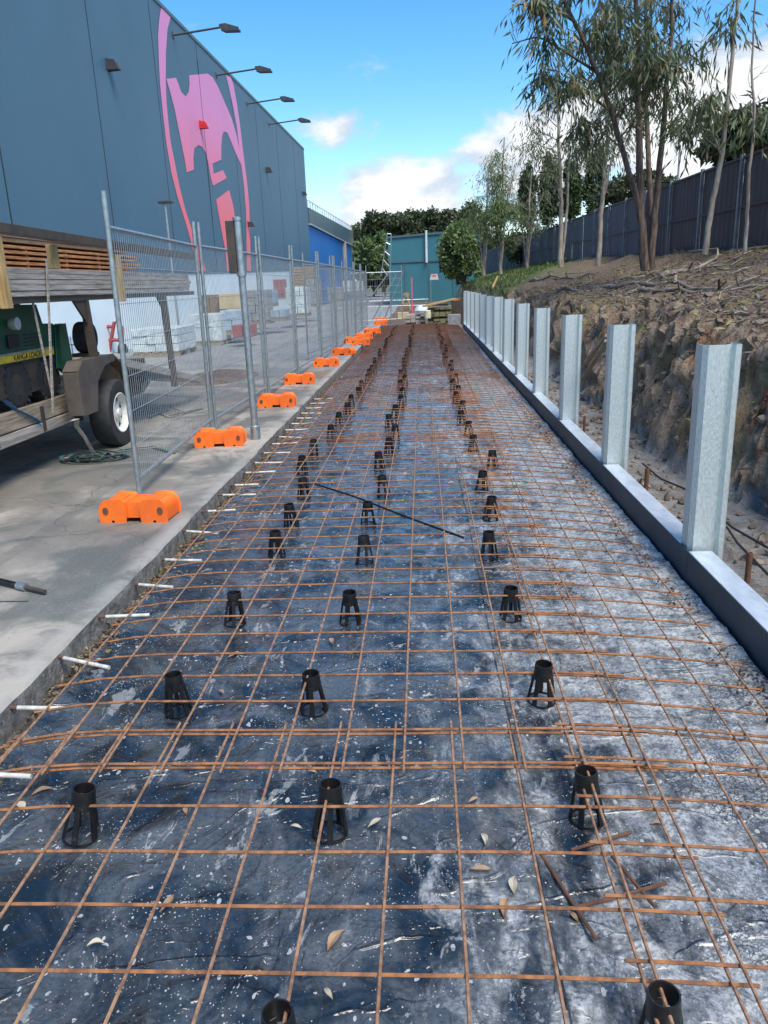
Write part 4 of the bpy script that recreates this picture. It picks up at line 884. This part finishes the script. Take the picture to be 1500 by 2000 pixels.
# mark over the joint crossing the mural
MB().box(BX+.014, BX+.018, 32.88, 32.92, 4.4, 10.2).build('panel_joint', 'black_ink', wh_)
# arm lights
nm4 = ['nearest', 'second', 'third', 'farthest']
for i, y in enumerate((29.9, 35.8, 41.7, 47.4)):
    z = 10.0+.017*y*.9; z = (10.23, 10.35, 10.45, 10.55)[i]
    o = thing('arm_light', 'black flood light on a long arm over the wall, %s of four' % nm4[i], 'wall light', (BX, y, z), 'arm lights along the top of the warehouse')
    MB().tube([(BX, y, z), (BX+1.1, y, z+.10), (BX+1.75, y, z+.16)], .035, 8).build('arm', 'lamp', o, True)
    MB().box(BX, BX+.03, y-.08, y+.08, z-.10, z+.10).build('bracket', 'lamp', o)
    MB().prism([(BX+1.7, y, z+.20), (BX+1.7, y, z+.10), (BX+1.85, y, z+.03), (BX+2.35, y, z+.02), (BX+2.35, y, z+.08), (BX+1.9, y, z+.22)], (0, -.16, 0), (0, .16, 0)).build('lamp_head', 'lamp', o, bevel=.015)
# wall packs
for (px, py, m, s, lb) in ((210, 127, 'lamp', .24, 'dark square wall lamp nearest the camera high on the warehouse'), (390, 244, 'red_box', .24, 'red square wall lamp in the middle of the pink mural'), (520, 332, 'lamp', .24, 'small dark wall lamp right of the mural'), (591, 378, 'lamp', .22, 'small dark wall lamp by the far corner of the warehouse'), (484, 438, 'lamp', .2, 'small dark wall lamp on the right ring of the mural')):
    q = onX(px, py, BX); o = thing('wall_lamp', lb, 'wall lamp', (BX, q.y, q.z-s/2))
    MB().prism([(BX, q.y-s/2, q.z-s/2), (BX+.30, q.y-s/2, q.z-s*.45), (BX+.22, q.y-s/2, q.z+s*.35), (BX, q.y-s/2, q.z+s/2)], (0, 0, 0), (0, s, 0)).build('housing', m, o, bevel=.02)
    MB().box(BX+.001, BX+.02, q.y-s*.6, q.y+s*.6, q.z-s*.6, q.z+s*.6).build('back_plate', m, o)
# street lamp in front of the wall
q = onX(330, 470, -6.8); q0 = Vector((q.x, q.y, GZ)); top = onY(322, 398, q.y)
o = thing('lamp_post', 'slim pole with a small double lamp standing behind the fence', 'lamp post', q0)
MB().tube([q0, (q0.x, q0.y, top.z)], .035, 8).build('pole', 'galv_tube', o, True); MB().box(q0.x-.16, q0.x+.22, q0.y-.1, q0.y+.1, top.z, top.z+.07).build('lamp_head', 'lamp', o, bevel=.02)

# second building
YC, YD = 61.8, 100.0
zt = lambda y: 7.43+.0152*(y-61.7)
bb = thing('blue_building', 'bright blue low building with dark fascia beyond the warehouse', 'building', (BX-12, 80, 0))
zf = lambda y: zt(y)-(1.15+.014*(y-62))
MB().prism([(BX, YC, zf(YC)), (BX, YD, zf(YD)), (BX, YD, zt(YD)), (BX, YC, zt(YC))], (0, 0, 0), (-.5, 0, 0)).build('fascia', 'fascia', bb)
MB().prism([(BX+.08, YC, zf(YC)-.05), (BX+.08, YD, zf(YD)-.05), (BX+.08, YD, zf(YD)), (BX+.08, YC, zf(YC))], (0, 0, 0), (-.2, 0, 0)).build('trim', 'trim', bb)
MB().prism([(BX-.15, YC, -.3), (BX-.15, YD, -.3), (BX-.15, YD, zf(YD)-.11), (BX-.15, YC, zf(YC)-.11)], (0, 0, 0), (-24, 0, 0)).build('wall', 'bblue', bb)
MB().box(BX-.14, BX+.16, 88, 88.7, GZ, zf(88)-.11).build('column', 'timber_g', bb)
MB().box(BX-24, BX-.51, YC, YD, zt(YC)-.35, zt(YC)-.3).build('roof', 'roofm', bb)
b = MB()
for k in range(26): y = YC+k*1.5; b.tube([(BX-.1, y, zt(y)), (BX-.1, y, zt(y)+.55)], .05, 5)
b.tube([(BX-.1, YC, zt(YC)+.55), (BX-.1, YD-.5, zt(YD)+.55)], .035, 5); b.build('roof_railing', 'trim', bb)
# far teal building / tank
ft = thing('teal_building', 'teal clad flat wall building at the end of the site', 'building', (2.5, 62, 0))
q = onY(757, 466, 60); q2 = onY(860, 457, 60)
MB().prism([(q.x, 60, -.5), (4.2, 60, -.5), (4.2, 60, q2.z+.15), (q2.x, 60, q2.z), (q.x, 60, q.z)], (0, 0, 0), (0, 12, 0)).build('wall', 'bteal', ft)
MB().prism([(q.x-.05, 59.95, q.z), (q2.x, 59.95, q2.z), (4.2, 59.95, q2.z+.15), (4.2, 59.95, q2.z+.29), (q2.x, 59.95, q2.z+.14), (q.x-.05, 59.95, q.z+.14)], (0, -.05, 0), (0, .04, 0)).build('parapet', 'fascia', ft)
zb = onY(800, 511, 60).z; MB().box(q.x, 4.2, 59.93, 59.995, zb-.06, zb+.06).build('band', 'fascia', ft)
for x in fr(q.x+1.2, 4, 1.75): MB().box(x-.03, x+.03, 59.96, 59.994, 0, zb-.08).build('panel_rib', 'fascia', ft)
dp = onY(832, 450, 59.8); dpb = onY(833, 513, 59.8); MB().tube([dp, dpb], .09, 8).build('downpipe', 'trim', ft)
# lattice pole beside it
o = thing('steel_tower', 'thin pale lattice frame beside the teal building', 'tower', onY(752, 560, 57)); b = MB()
qa, qb, qc, qd = onY(756, 457, 57), onY(764, 457, 57), onY(744, 540, 57), onY(756, 560, 57)
b.tube([qa, qc], .045, 6); b.tube([qb, qd+Vector((.2, 0, 0))], .045, 6)
for k in range(5): b.tube([qa.lerp(qc, k/5), qb.lerp(qd, k/5)], .04, 5)
b.build('frame', 'galv_tube', o)

# ================================================================ FENCE ON THE RIGHT
fr_ = thing('boundary_fence', 'tall dark sheet metal boundary fence along the top of the bank', 'fence', (7, 40, 2))
fy = [11.0+2.5*k for k in range(33)]
fh = lambda y: 4.02+max(0, y-18)*.0095
fbz = lambda y: 1.95+max(0, y-18)*.009
for k in range(32):
    a, c = fy[k], fy[k+1]; b = MB(); nn = 16; pr = []
    for j in range(nn+1):
        y = a+.06+(c-a-.12)*j/nn; pr.append((7+(.022 if j % 2 else 0), y))
    for (x, y) in pr: b.v += [(x, y, fbz(y)-.25), (x, y, fh(y)-.03), (x+.01, y, fbz(y)-.25), (x+.01, y, fh(y)-.03)]
    for j in range(nn): b.f += [(4*j, 4*j+1, 4*j+5, 4*j+4), (4*j+2, 4*j+6, 4*j+7, 4*j+3), (4*j+1, 4*j+3, 4*j+7, 4*j+5)]
    b.build('panel', 'fence_r' if c < 27 else 'fence_b', fr_)
    MB().bar((6.99, a+.05, fh(a)-.02), (6.99, c-.05, fh(c)-.02), .06, .05).build('top_rail', 'fence_b' if c > 27 else 'fence_r', fr_)
    MB().bar((6.965, a+.05, (fh(a)+fbz(a))/2), (6.965, c-.05, (fh(c)+fbz(c))/2), .03, .05).build('mid_rail', 'fence_b' if c > 27 else 'fence_r', fr_)
for k in range(33): MB().box(6.93, 7.0, fy[k]-.045, fy[k]+.045, fbz(fy[k])-.4, fh(fy[k])+.05).build('post', 'fence_p', fr_)
# house roof behind the fence
hs_ = thing('house', 'grey roofed house just showing over the boundary fence', 'house', (15, 44, 2))
MB().box(11, 20, 36, 50, 1.5, 5.1).build('wall', 'brownc', hs_)
MB().prism([(10.4, 35, 5.1), (20.6, 35, 5.1), (15.5, 35, 7.0)], (0, 0, 0), (0, 16, 0)).build('roof', 'roofm', hs_)
# thin pole near fence
q = onX(1322, 380, 7.4); o = MB().tube([(7.4, q.y, 2), (7.4, q.y, onY(1322, 283, q.y).z)], .03, 7); tag(o.build('slim_pole', 'galv_tube', None, True), 'slim grey pole rising behind the boundary fence', 'pole')

# ================================================================ TREES
def grow(b, p, d, r, L, seg, rs, twist=.18, up=.08, tips=None, depth=0, maxd=3, nbr=(2, 4), ratio=.62, first=.35, hang=0.0):
    pts = [p.copy()]; rad = [r]
    n = seg; q = p.copy(); dd = d.normalized()
    for i in range(n):
        dd = (dd+Vector((rs.gauss(0, 1), rs.gauss(0, 1), rs.gauss(0, .6)))*twist*.5+Vector((0, 0, up if depth < 2 else up-hang))).normalized()
        q = q+dd*(L/n); pts.append(q.copy()); rad.append(r*(1-.72*(i+1)/n))
    b.tube(pts, rad, 8 if depth == 0 else 5 if depth == 1 else 3, False)
    if depth >= maxd or r < .006:
        tips += pts[1:]
        return
    k = rs.randint(*nbr)+(2 if depth == 0 else 0)
    for j in range(k):
        f = first+(1-first)*(j+rs.random()*.8)/k; i = min(n-1, int(f*n)); o = pts[i].lerp(pts[i+1], f*n-i)
        a = rs.random()*6.283; side = Vector((math.cos(a), math.sin(a), .2)); side = (side-dd*side.dot(dd)*.5).normalized()
        nd = (dd*.75+side*(.75+.3*rs.random())).normalized()
        grow(b, o, nd, max(.005, rad[i]*.58), L*ratio*(.7+.5*rs.random())*(1-.35*f if depth == 0 else 1), max(3, seg-2), rs, twist*1.2, up, tips, depth+1, maxd, nbr, ratio, .25, hang)
    if depth >= 1: tips += pts[-2:]
def gum(name, lb, base, stems, seed, leaves, llen, m='gumleaf', bark='bark', spread=.35, maxd=3, nbr=(2, 4), ratio=.5, group=None, first=.4, clump=9):
    """stems: list of (waypoints in world, r0)"""
    rs = random.Random(seed); t = thing(name, lb, 'tree', base, group); b = MB(); tips = []
    for (wp, r0) in stems:
        wp = [Vector(q) for q in wp]; pts = []
        for i in range(len(wp)-1):
            for k in range(6): pts.append(wp[i].lerp(wp[i+1], k/6))
        pts.append(wp[-1]); L = len(pts)
        # smooth
        for _ in range(3): pts = [pts[0]]+[(pts[i-1]+pts[i]*2+pts[i+1])/4 for i in range(1, L-1)]+[pts[-1]]
        pts = [q+Vector((fbm(q.z*1.1, seed, 1), fbm(q.z*1.1, seed, 5), 0))*.05*(1 if 0 < i < L-1 else 0) for i, q in enumerate(pts)]
        rad = [r0*(1-.70*i/(L-1)) for i in range(L)]; b.tube(pts, rad, 10, False)
        tot = sum((pts[i+1]-pts[i]).length for i in range(L-1))
        k = max(5, int(tot*1.5))
        for j in range(k):
            f = first+(1-first)*(j+rs.random())/k; i = min(L-2, int(f*(L-1))); a = rs.random()*6.283
            grow(b, pts[i], Vector((math.cos(a), math.sin(a), .55+.4*rs.random())), max(.007, rad[i]*.42), tot*.20*(1.15-.5*f)*(.7+.6*rs.random()), 5, rs, .25, .05, tips, 1, maxd, nbr, ratio, .25, .10)
    b.build('trunk', bark, t, True)
    T = np.array([tuple(q) for q in tips]); rn = np.random.RandomState(seed)
    nclump = leaves//clump; ci = rn.randint(0, len(T), nclump); wts = np.array([fbm(*(T[i]*.55)) for i in ci]); ci = ci[wts > -.25]
    nc = len(ci); sd_ = rn.normal(size=(nc, 3))*[.75, .75, .25]+[0, 0, -.75]; sd_ /= np.linalg.norm(sd_, axis=1)[:, None]; sl_ = spread*(.5+.9*rn.rand(nc))
    tt = np.tile((np.arange(clump)+.5)/clump, nc); P = np.repeat(T[ci], clump, 0)+np.repeat(sd_*sl_[:, None], clump, 0)*tt[:, None]*1.6+rn.normal(size=(nc*clump, 3))*spread*.10; n = len(P)
    D = np.repeat(sd_, clump, 0)*.5+rn.normal(size=(n, 3))*[.38, .38, .25]+[0, 0, -.55]; D /= np.linalg.norm(D, axis=1)[:, None]; D *= (llen*(.6+.7*rn.rand(n)))[:, None]
    tint = np.clip(np.repeat(rn.rand(len(ci)), clump)*.75+rn.rand(n)*.35-.05, 0, 1)
    leafmesh('crown', P, D, llen*(.055+.045*rn.rand(n)), m, t, tint); return t
def pz(px, py, y): return onY(px, py, y)
Y1 = 17.5
B1 = pz(1262, 520, Y1)
gum('gum_tree', 'multi stemmed dark barked gum tree, the largest on the bank', B1, [
    ([pz(1258, 528, Y1), pz(1252, 420, Y1), pz(1215, 290, Y1-.2), pz(1180, 170, Y1-.5), pz(1105, 10, Y1-1), pz(1060, -120, Y1-1.4)], .075),
    ([pz(1262, 528, Y1), pz(1250, 400, Y1), pz(1248, 200, Y1+.3), pz(1243, 0, Y1+.2), pz(1240, -180, Y1)], .095),
    ([pz(1268, 528, Y1), pz(1270, 400, Y1+.2), pz(1262, 200, Y1+.8), pz(1262, 0, Y1+1), pz(1270, -160, Y1+1)], .07),
    ([pz(1165, 140, Y1-.5), pz(1110, 105, Y1-.9), pz(1050, 70, Y1-1.2), pz(1000, 85, Y1-1.4)], .03), ([pz(1195, 220, Y1-.3), pz(1130, 165, Y1-.6), pz(1050, 150, Y1-1)], .03), ([pz(1120, 40, Y1-1), pz(1060, 5, Y1-1.2), pz(1000, 10, Y1-1.4)], .03), ([pz(1225, 300, Y1), pz(1170, 250, Y1+.4), pz(1120, 240, Y1+.6)], .02),
    ([pz(1272, 528, Y1), pz(1280, 400, Y1), pz(1298, 230, Y1-.3), pz(1310, 60, Y1-.5), pz(1320, -140, Y1-.7)], .08)], 4, 11000, .25, spread=.42, nbr=(2, 4), ratio=.55, first=.45, clump=12)
Y4 = 15.0
gum('gum_tree', 'slender pale gum tree leaning right near the nearer end of the fence', pz(1378, 492, Y4), [
    ([pz(1376, 498, Y4), pz(1392, 390, Y4), pz(1415, 280, Y4), pz(1428, 120, Y4), pz(1442, -20, Y4), pz(1450, -160, Y4)], .055),
    ([pz(1410, 310, Y4), pz(1390, 250, Y4-.2), pz(1375, 200, Y4-.4), pz(1330, 180, Y4-.6)], .02)], 9, 1500, .23, bark='bark_pale', spread=.4, ratio=.5, first=.35, nbr=(1, 3))
Y5 = 14.2
gum('gum_tree', 'thin bare stemmed gum tree at the right edge before the fence', pz(1462, 482, Y5), [
    ([pz(1455, 492, Y5), pz(1462, 380, Y5), pz(1474, 230, Y5), pz(1466, 120, Y5), pz(1480, -60, Y5)], .035)], 12, 600, .22, bark='bark_pale', spread=.4, ratio=.5, nbr=(1, 3))
Y6 = 11.6
gum('gum_tree', 'gum tree hanging its leaves into the top right corner', Vector((6.6, Y6, bank_z(6.6, Y6))), [
    ([(6.6, Y6, 1.8), (6.4, Y6, 3.6), (6.2, Y6-.1, 5.6), (5.9, Y6-.2, 7.4)], .08), ([(6.25, Y6-.1, 5.0), (5.8, Y6-.2, 5.9), (5.4, Y6-.2, 6.3)], .03)], 15, 2200, .22, spread=.4, ratio=.5, first=.45)
Y2 = 27.0
gum('gum_tree', 'tall thin gum tree with two pale stems left of the multi stemmed gum', pz(1095, 518, Y2), [
    ([pz(1095, 522, Y2), pz(1096, 400, Y2), pz(1090, 250, Y2), pz(1092, 100, Y2)], .085), ([pz(1098, 520, Y2), pz(1108, 400, Y2), pz(1112, 280, Y2), pz(1120, 190, Y2)], .055)], 21, 3800, .20, bark='bark_pale', spread=.7, ratio=.5, first=.35)
Y3 = 22.0
gum('gum_tree', 'straight pale gum tree close behind and left of the multi stemmed gum', pz(1170, 514, Y3), [
    ([pz(1168, 520, Y3), pz(1176, 400, Y3), pz(1186, 260, Y3), pz(1184, 100, Y3), pz(1190, 0, Y3)], .07), ([pz(1180, 380, Y3), pz(1200, 290, Y3), pz(1206, 180, Y3)], .035)], 33, 3000, .20, bark='bark_pale', spread=.6, ratio=.5, first=.4)
Y7 = 45.0
for (sx, sy, tx, ty, sd_, n_, lb) in ((978, 528, 985, 268, 41, 9500, 'bushy mid green gum tree beyond the grass patch'), (945, 530, 955, 330, 42, 5500, 'smaller leafy gum tree at the far end of the grass'), (1030, 520, 1038, 330, 47, 3600, 'thin feathery gum tree in front of the far fence')):
    bp = pz(sx, sy, Y7); gum('gum_tree', lb, bp, [([bp-Vector((0, 0, .2)), pz((sx+tx)/2-3, (sy+ty)/2+30, Y7), pz(tx, ty, Y7)], .10), ([bp, pz(sx-14, (sy+ty)/2, Y7+.5), pz(tx-26, ty+60, Y7+.5)], .06), ([bp, pz(sx+10, (sy+ty)/2, Y7-.5), pz(tx+24, ty+50, Y7-.5)], .06)], sd_, n_, .21, m='bushleaf' if sd_ != 47 else 'gumleaf', bark='bark_pale', spread=.62, ratio=.55, first=.38, clump=14)
# cloud of leaves round a few limbs: rounder far trees
def roundtree(name, lb, c, rx, rz_, n, ll, m, seed, trunk_z, group=None, ry=None):
    rs = np.random.RandomState(seed); t = thing(name, lb, 'tree' if 'bush' not in name else 'bush', (c[0], c[1], trunk_z), group); ry = ry or rx
    b = MB(); C0 = Vector(c); base = Vector((c[0], c[1], trunk_z))
    b.tube([base-Vector((0, 0, .3)), base.lerp(C0, .5)+Vector((.1, 0, 0)), C0], [rx*.07+.03, rx*.05+.02, .03], 7)
    # clumps
    K = 46; cl = []
    for k in range(K):
        d = rs.normal(size=3); d /= np.linalg.norm(d); rr = .45+.5*rs.rand()**.6; q = np.array(c)+d*[rx, ry, rz_]*rr; cl.append((q, .18+.22*rs.rand())); b.tube([C0.lerp(base, .35*rs.rand()), Vector(q)], [.04, .01], 4, False)
    b.build('trunk', 'bark', t, True)
    idx = rs.randint(0, K, n); Q = np.array([cl[i][0] for i in idx]); Rr = np.array([cl[i][1] for i in idx])
    d = rs.normal(size=(n, 3)); d /= np.linalg.norm(d, axis=1)[:, None]; P = Q+d*(Rr*rs.rand(n)**.4)[:, None]*np.array([rx, ry, rz_])*1.0
    D = rs.normal(size=(n, 3))+[0, 0, -.2]; D /= np.linalg.norm(D, axis=1)[:, None]; D *= (ll*(.6+.8*rs.rand(n)))[:, None]
    tint = np.clip(np.array([.15+.7*((i*37) % 17)/17 for i in idx])*.7+rs.rand(n)*.4, 0, 1)
    leafmesh('crown', P, D, ll*.28, m, t, tint); return t
for k, (px, py, Yt, wpx, hpx, lb, m) in enumerate(((905, 492, 52, 44, 50, 'dense rounded green bush tree right of the teal building', 'bushleaf'), (730, 500, 84, 36, 44, 'green bushy tree beside the blue building', 'bushleaf'),
        (745, 455, 100, 46, 40, 'dark tree crown over the end of the blue building', 'darkleaf'), (800, 452, 98, 44, 34, 'dark tree crown behind the middle of the teal building', 'darkleaf'), (850, 450, 96, 40, 36, 'dark tree crown behind the right of the teal building', 'darkleaf'), (900, 440, 92, 44, 42, 'dark tree crown behind the round bush tree', 'darkleaf'), (700, 478, 118, 30, 30, 'small dark tree crown at the far end of the blue building', 'darkleaf'))):
    c = pz(px, py, Yt); roundtree('broadleaf_tree', lb, tuple(c), wpx/1500*Yt, hpx/1500*Yt, 6500, .45 if Yt > 60 else .26, m, 60+k, 1.0 if Yt > 55 else 1.6, 'trees beyond the site')
for k, (px, py, wpx, hpx, lb) in enumerate(((1030, 385, 15, 55, 'narrow dark conifer, leftmost behind the boundary fence'), (1075, 378, 19, 60, 'narrow dark conifer, second behind the boundary fence'), (1117, 375, 17, 56, 'narrow dark conifer, third behind the boundary fence'), (1163, 372, 19, 64, 'narrow dark conifer, rightmost behind the boundary fence'))):
    Yt = 52; c = pz(px, py, Yt); roundtree('conifer', lb, tuple(c), wpx/1500*Yt, hpx/1500*Yt, 4200, .24, 'conleaf', 80+k, 2.5, 'conifers behind the boundary fence')
for k, (px, py, Yt, wpx, hpx, lb) in enumerate(((1470, 262, 24, 85, 40, 'dark green shrub crown above the near boundary fence'), (1040, 480, 58, 60, 30, 'low dark shrub crown behind the far boundary fence'), (1250, 370, 38, 70, 26, 'low leafy shrub behind the fence and the big gum'))):
    c = pz(px, py, Yt); roundtree('bush', lb, tuple(c), wpx/1500*Yt, hpx/1500*Yt, 5200, .22, 'darkleaf', 95+k, 2.0)
for k, (px, py, Yt, wpx, hpx, lb) in enumerate(((958, 502, 110, 44, 34, 'dark shrub mass filling the end of the boundary fence'), (728, 535, 105, 26, 20, 'low dark hedge plant at the end of the yard, left of the lattice frame'), (712, 520, 112, 22, 30, 'dark shrub beside the end of the blue building'), (750, 520, 108, 16, 36, 'dark shrub behind the lattice frame'))):
    c = pz(px, py, Yt); roundtree('bush', lb, tuple(c), wpx/1500*Yt, hpx/1500*Yt, 3500, .6, 'darkleaf', 120+k, 0.0)
# ================================================================ YARD GOODS
def goods(px0, px1, pyt, pyb, Yg, m, lb, nm='goods_stack', dep=1.1, pallet=True, cat='goods stack', rows_=3, strap=None):
    a = onY(px0, pyb, Yg); c = onY(px1, pyt, Yg); g0 = max(GZ, a.z) if a.z > GZ+.25 else GZ
    t = thing(nm, lb, cat, ((a.x+c.x)/2, Yg+dep/2, g0)); z = g0
    if pallet:
        b = MB(); 
        for k in range(5): xx = a.x+(c.x-a.x)*(k+.1)/5; b.box(xx, xx+(c.x-a.x)*.15, Yg, Yg+dep, z+.10, z+.125)
        for yy_ in (Yg+.01, Yg+dep/2, Yg+dep-.11): b.box(a.x, c.x, yy_, yy_+.09, z, z+.10)
        b.build('pallet', 'timber', t); z += .127
    h = (c.z-z)/rows_; rs = random.Random(int(px0*7+pyt))
    for r_ in range(rows_):
        b = MB(); nn = rs.choice((1, 2, 3)); 
        for k in range(nn):
            wdx = (c.x-a.x)/nn; j = rs.uniform(0, .04); b.box(a.x+k*wdx+.006+j*.3, a.x+(k+1)*wdx-.006, Yg+j, Yg+dep-j, z+r_*h+.003, z+(r_+1)*h-.006)
        b.build('package', m, t, bevel=.012)
    return t
goods(395, 425, 575, 652, 24.5, 'brownc', 'stack of brown cartons on the loading cart behind the nearest fence panels', rows_=2)
goods(428, 468, 572, 605, 24.2, 'beige', 'beige bale on top of the white wrapped goods', pallet=False, rows_=1)
goods(372, 430, 612, 660, 22.5, 'wrap', 'white wrapped goods on a pallet behind the second fence panel', rows_=2)
goods(432, 472, 605, 655, 23.0, 'wrap_b', 'blue white wrapped goods beside the thick gate post', rows_=2)
goods(476, 520, 565, 635, 27, 'greyblock', 'pallet of grey blocks behind the thick gate post', rows_=4)
goods(522, 556, 605, 628, 27.5, 'wrap_b', 'low stack of blue wrapped packs in the yard', rows_=1)
goods(508, 532, 566, 600, 30, 'wrap_b', 'tall blue wrapped pack in the yard', rows_=2)
goods(560, 598, 560, 620, 31, 'wrap', 'tall white wrapped pallet before the far corner of the warehouse', rows_=3)
goods(570, 612, 520, 560, 38, 'timber', 'stacked grey timber pallets by the warehouse corner', rows_=6)
goods(600, 622, 545, 600, 36, 'greyblock', 'pallet of grey bricks by the warehouse corner', rows_=4)
goods(640, 668, 560, 590, 50, 'greyblock', 'low far stack of grey pavers in the yard', rows_=2)
goods(690, 708, 548, 572, 60, 'wrap', 'far white bulk bags near the blue building', rows_=1)
goods(668, 686, 548, 574, 62, 'wrap', 'far white wrapped pallet left of the bulk bags', rows_=2)
goods(535, 556, 545, 585, 40, 'red_steel', 'narrow red stack against the pale wall', rows_=2, dep=.5)
goods(258, 345, 640, 688, 19.0, 'wrap', 'white wrapped flat pallet load by the pale wall', rows_=3, dep=1.6)
goods(112, 150, 655, 706, 14.5, 'wrap_b', 'white plastic drum pack behind the trailer', rows_=2, dep=.8)
goods(352, 368, 562, 600, 30, 'olive', 'dark narrow crate leaning near the pale wall', rows_=2, dep=.5)
# red ute-like trolley beneath the goods
goods(455, 490, 634, 660, 21.5, 'red_steel', 'low red steel crate in the yard beside the thick post', rows_=1, dep=.8, pallet=False)
# long bearer sheets & mud on the yard
o = grid('mud_heap', 'soil', fr(-4.6, -3.0, .1), fr(12.6, 15.4, .1), lambda x, y: GZ-.01+.09*max(0, 1-((x+3.8)/.75)**2-((y-14)/1.3)**2)*(1+.8*fbm(x*4, y*4)), 'stuff'); tag(o, 'low heap of brown soil on the yard beyond the trailer', 'soil')

# ================================================================ FAR END OF THE BED
YE = 31.2
t = thing('trestle', 'yellow timber trestle at the far end of the slab', 'trestle', onZ(793, 607, .1)); q = onZ(793, 607, .1)
b = MB(); 
for sx in (-1, 1):
    for dy in (0, .5): b.bar(onY(793+sx*1, 572, q.y)+Vector((0, dy, 0)), onY(793+sx*10, 606, q.y)+Vector((0, dy, 0)), .09, .09, up=(0, 1, 0))
b.bar(onY(789, 575, q.y)+Vector((0, -.1, 0)), onY(798, 575, q.y)+Vector((0, .6, 0)), .1, .14); b.bar(onY(787, 594, q.y), onY(800, 594, q.y), .05, .07); b.build('frame', 'timber_y', t)
q = onZ(787, 622, .02); o = thing('carton', 'beige box sitting on the end of the mesh', 'box', q); MB().box(q.x-.25, q.x+.28, q.y, q.y+.4, .0, .28).build('body', 'beige', o, bevel=.01); MB().box(q.x-.255, q.x+.285, q.y-.004, q.y+.404, .281, .30).build('lid', 'cream', o)
boards('timber_stack', 'olive brown timber stack at the far end of the bed', .15, 1.1, 31.6, 33.2, .0, 8, .085, 4, 'olive', 6, .3)
boards('timber_stack', 'low stack of grey planks left of the olive stack', -.75, .05, 31.9, 33.6, .0, 6, .07, 4, 'timber_g', 7, .3)
q = onY(835, 590, 31.3); o = MB().lathe([(.0001, 0), (.11, 0), (.13, .02), (.13, .30), (.11, .32), (.0001, .32)], 18, (q.x, 31.35, .30)); tag(o.build('drum', 'cream', None, True), 'small cream drum in front of the olive timber stack', 'drum')
b = MB().bar((.0, 31.4, .78), (1.25, 32.2, 1.0), .25, .05); tag(b.build('plank', 'timber_y', None), 'long plank sloping over the olive timber stack', 'plank')
b = MB().bar((.4, 31.8, .86), (1.4, 32.6, .96), .2, .05); tag(b.build('plank', 'timber_o', None), 'reddish plank resting over the right of the olive stack', 'plank')
t = thing('bulk_bag', 'pale pink sack slumped on the grey planks', 'sack', (-.1, 32.2, .45)); b = MB().lathe([(.0001, 0), (.26, .02), (.30, .14), (.22, .30), (.10, .36), (.0001, .37)], 14, (-.1, 32.3, .45)); b.build('sack', 'wrap', t, True)
q = onY(848, 541, 36); t = thing('sign', 'small white and pink sign board before the teal building', 'sign', (q.x, 36, 0)); MB().tube([(q.x-.16, 36, .4), (q.x-.16, 36, q.z-.1)], .02, 6).build('post', 'galv_tube', t)
MB().prism([(q.x-.20, 36, q.z-.12), (q.x+.20, 36, q.z-.12), (q.x+.13, 36, q.z+.13), (q.x-.13, 36, q.z+.13)], (0, -.02, 0), (0, .01, 0)).build('board', 'white_pl', t)
MB().prism([(q.x-.12, 35.975, q.z+.03), (q.x+.10, 35.975, q.z+.03), (q.x+.08, 35.975, q.z+.10), (q.x-.10, 35.975, q.z+.10)], (0, 0, 0), (0, -.005, 0)).build('stripe', 'pink', t)
for k, px in enumerate((763, 779, 789)):
    q = onZ(px+2, 585, GZ); b = MB().tube([(q.x, 34.5, .0), (onY(px, 530, 34.5).x, 34.5, onY(px, 528, 34.5).z)], .03, 6); tag(b.build('steel_picket', 'galv_tube', None), 'slim pale picket, %s of three before the teal building' % ('left', 'middle', 'right')[k], 'picket')
t = thing('barrier', 'low pale pipe barrier across the far end of the slab', 'barrier', (-1.7, 36, GZ)); b = MB()
for z in (.55, .8): b.tube([(-3.0, 36, GZ+z), (.2, 36, GZ+z)], .02, 6)
for x in (-2.9, -1.5, .1): b.tube([(x, 36, .0), (x, 36, GZ+.85)], .03, 6)
b.build('rails', 'galv_tube', t)
o = MB().box(.9, 1.40, 30.6, 31.1, .0, .45); tag(o.build('concrete_block', 'greyblock', None, bevel=.02), 'dark block closing the end of the channel row', 'block')
o = MB().box(1.15, 1.75, 33, 33.7, .0, 1.0); tag(o.build('crate', 'dark_steel', None, bevel=.02), 'dark steel crate behind the last steel post', 'crate')
for k, (x, y, h, lb) in enumerate(((-1.55, 34.5, .9, 'pink topped marker peg left of the sign'),)):
    q = onY(804, 560, 34.5); b = MB().tube([(q.x, 34.5, .4), (q.x, 34.5, onY(804, 542, 34.5).z)], .035, 6); tag(b.build('marker_peg', 'pink', None), lb, 'peg')
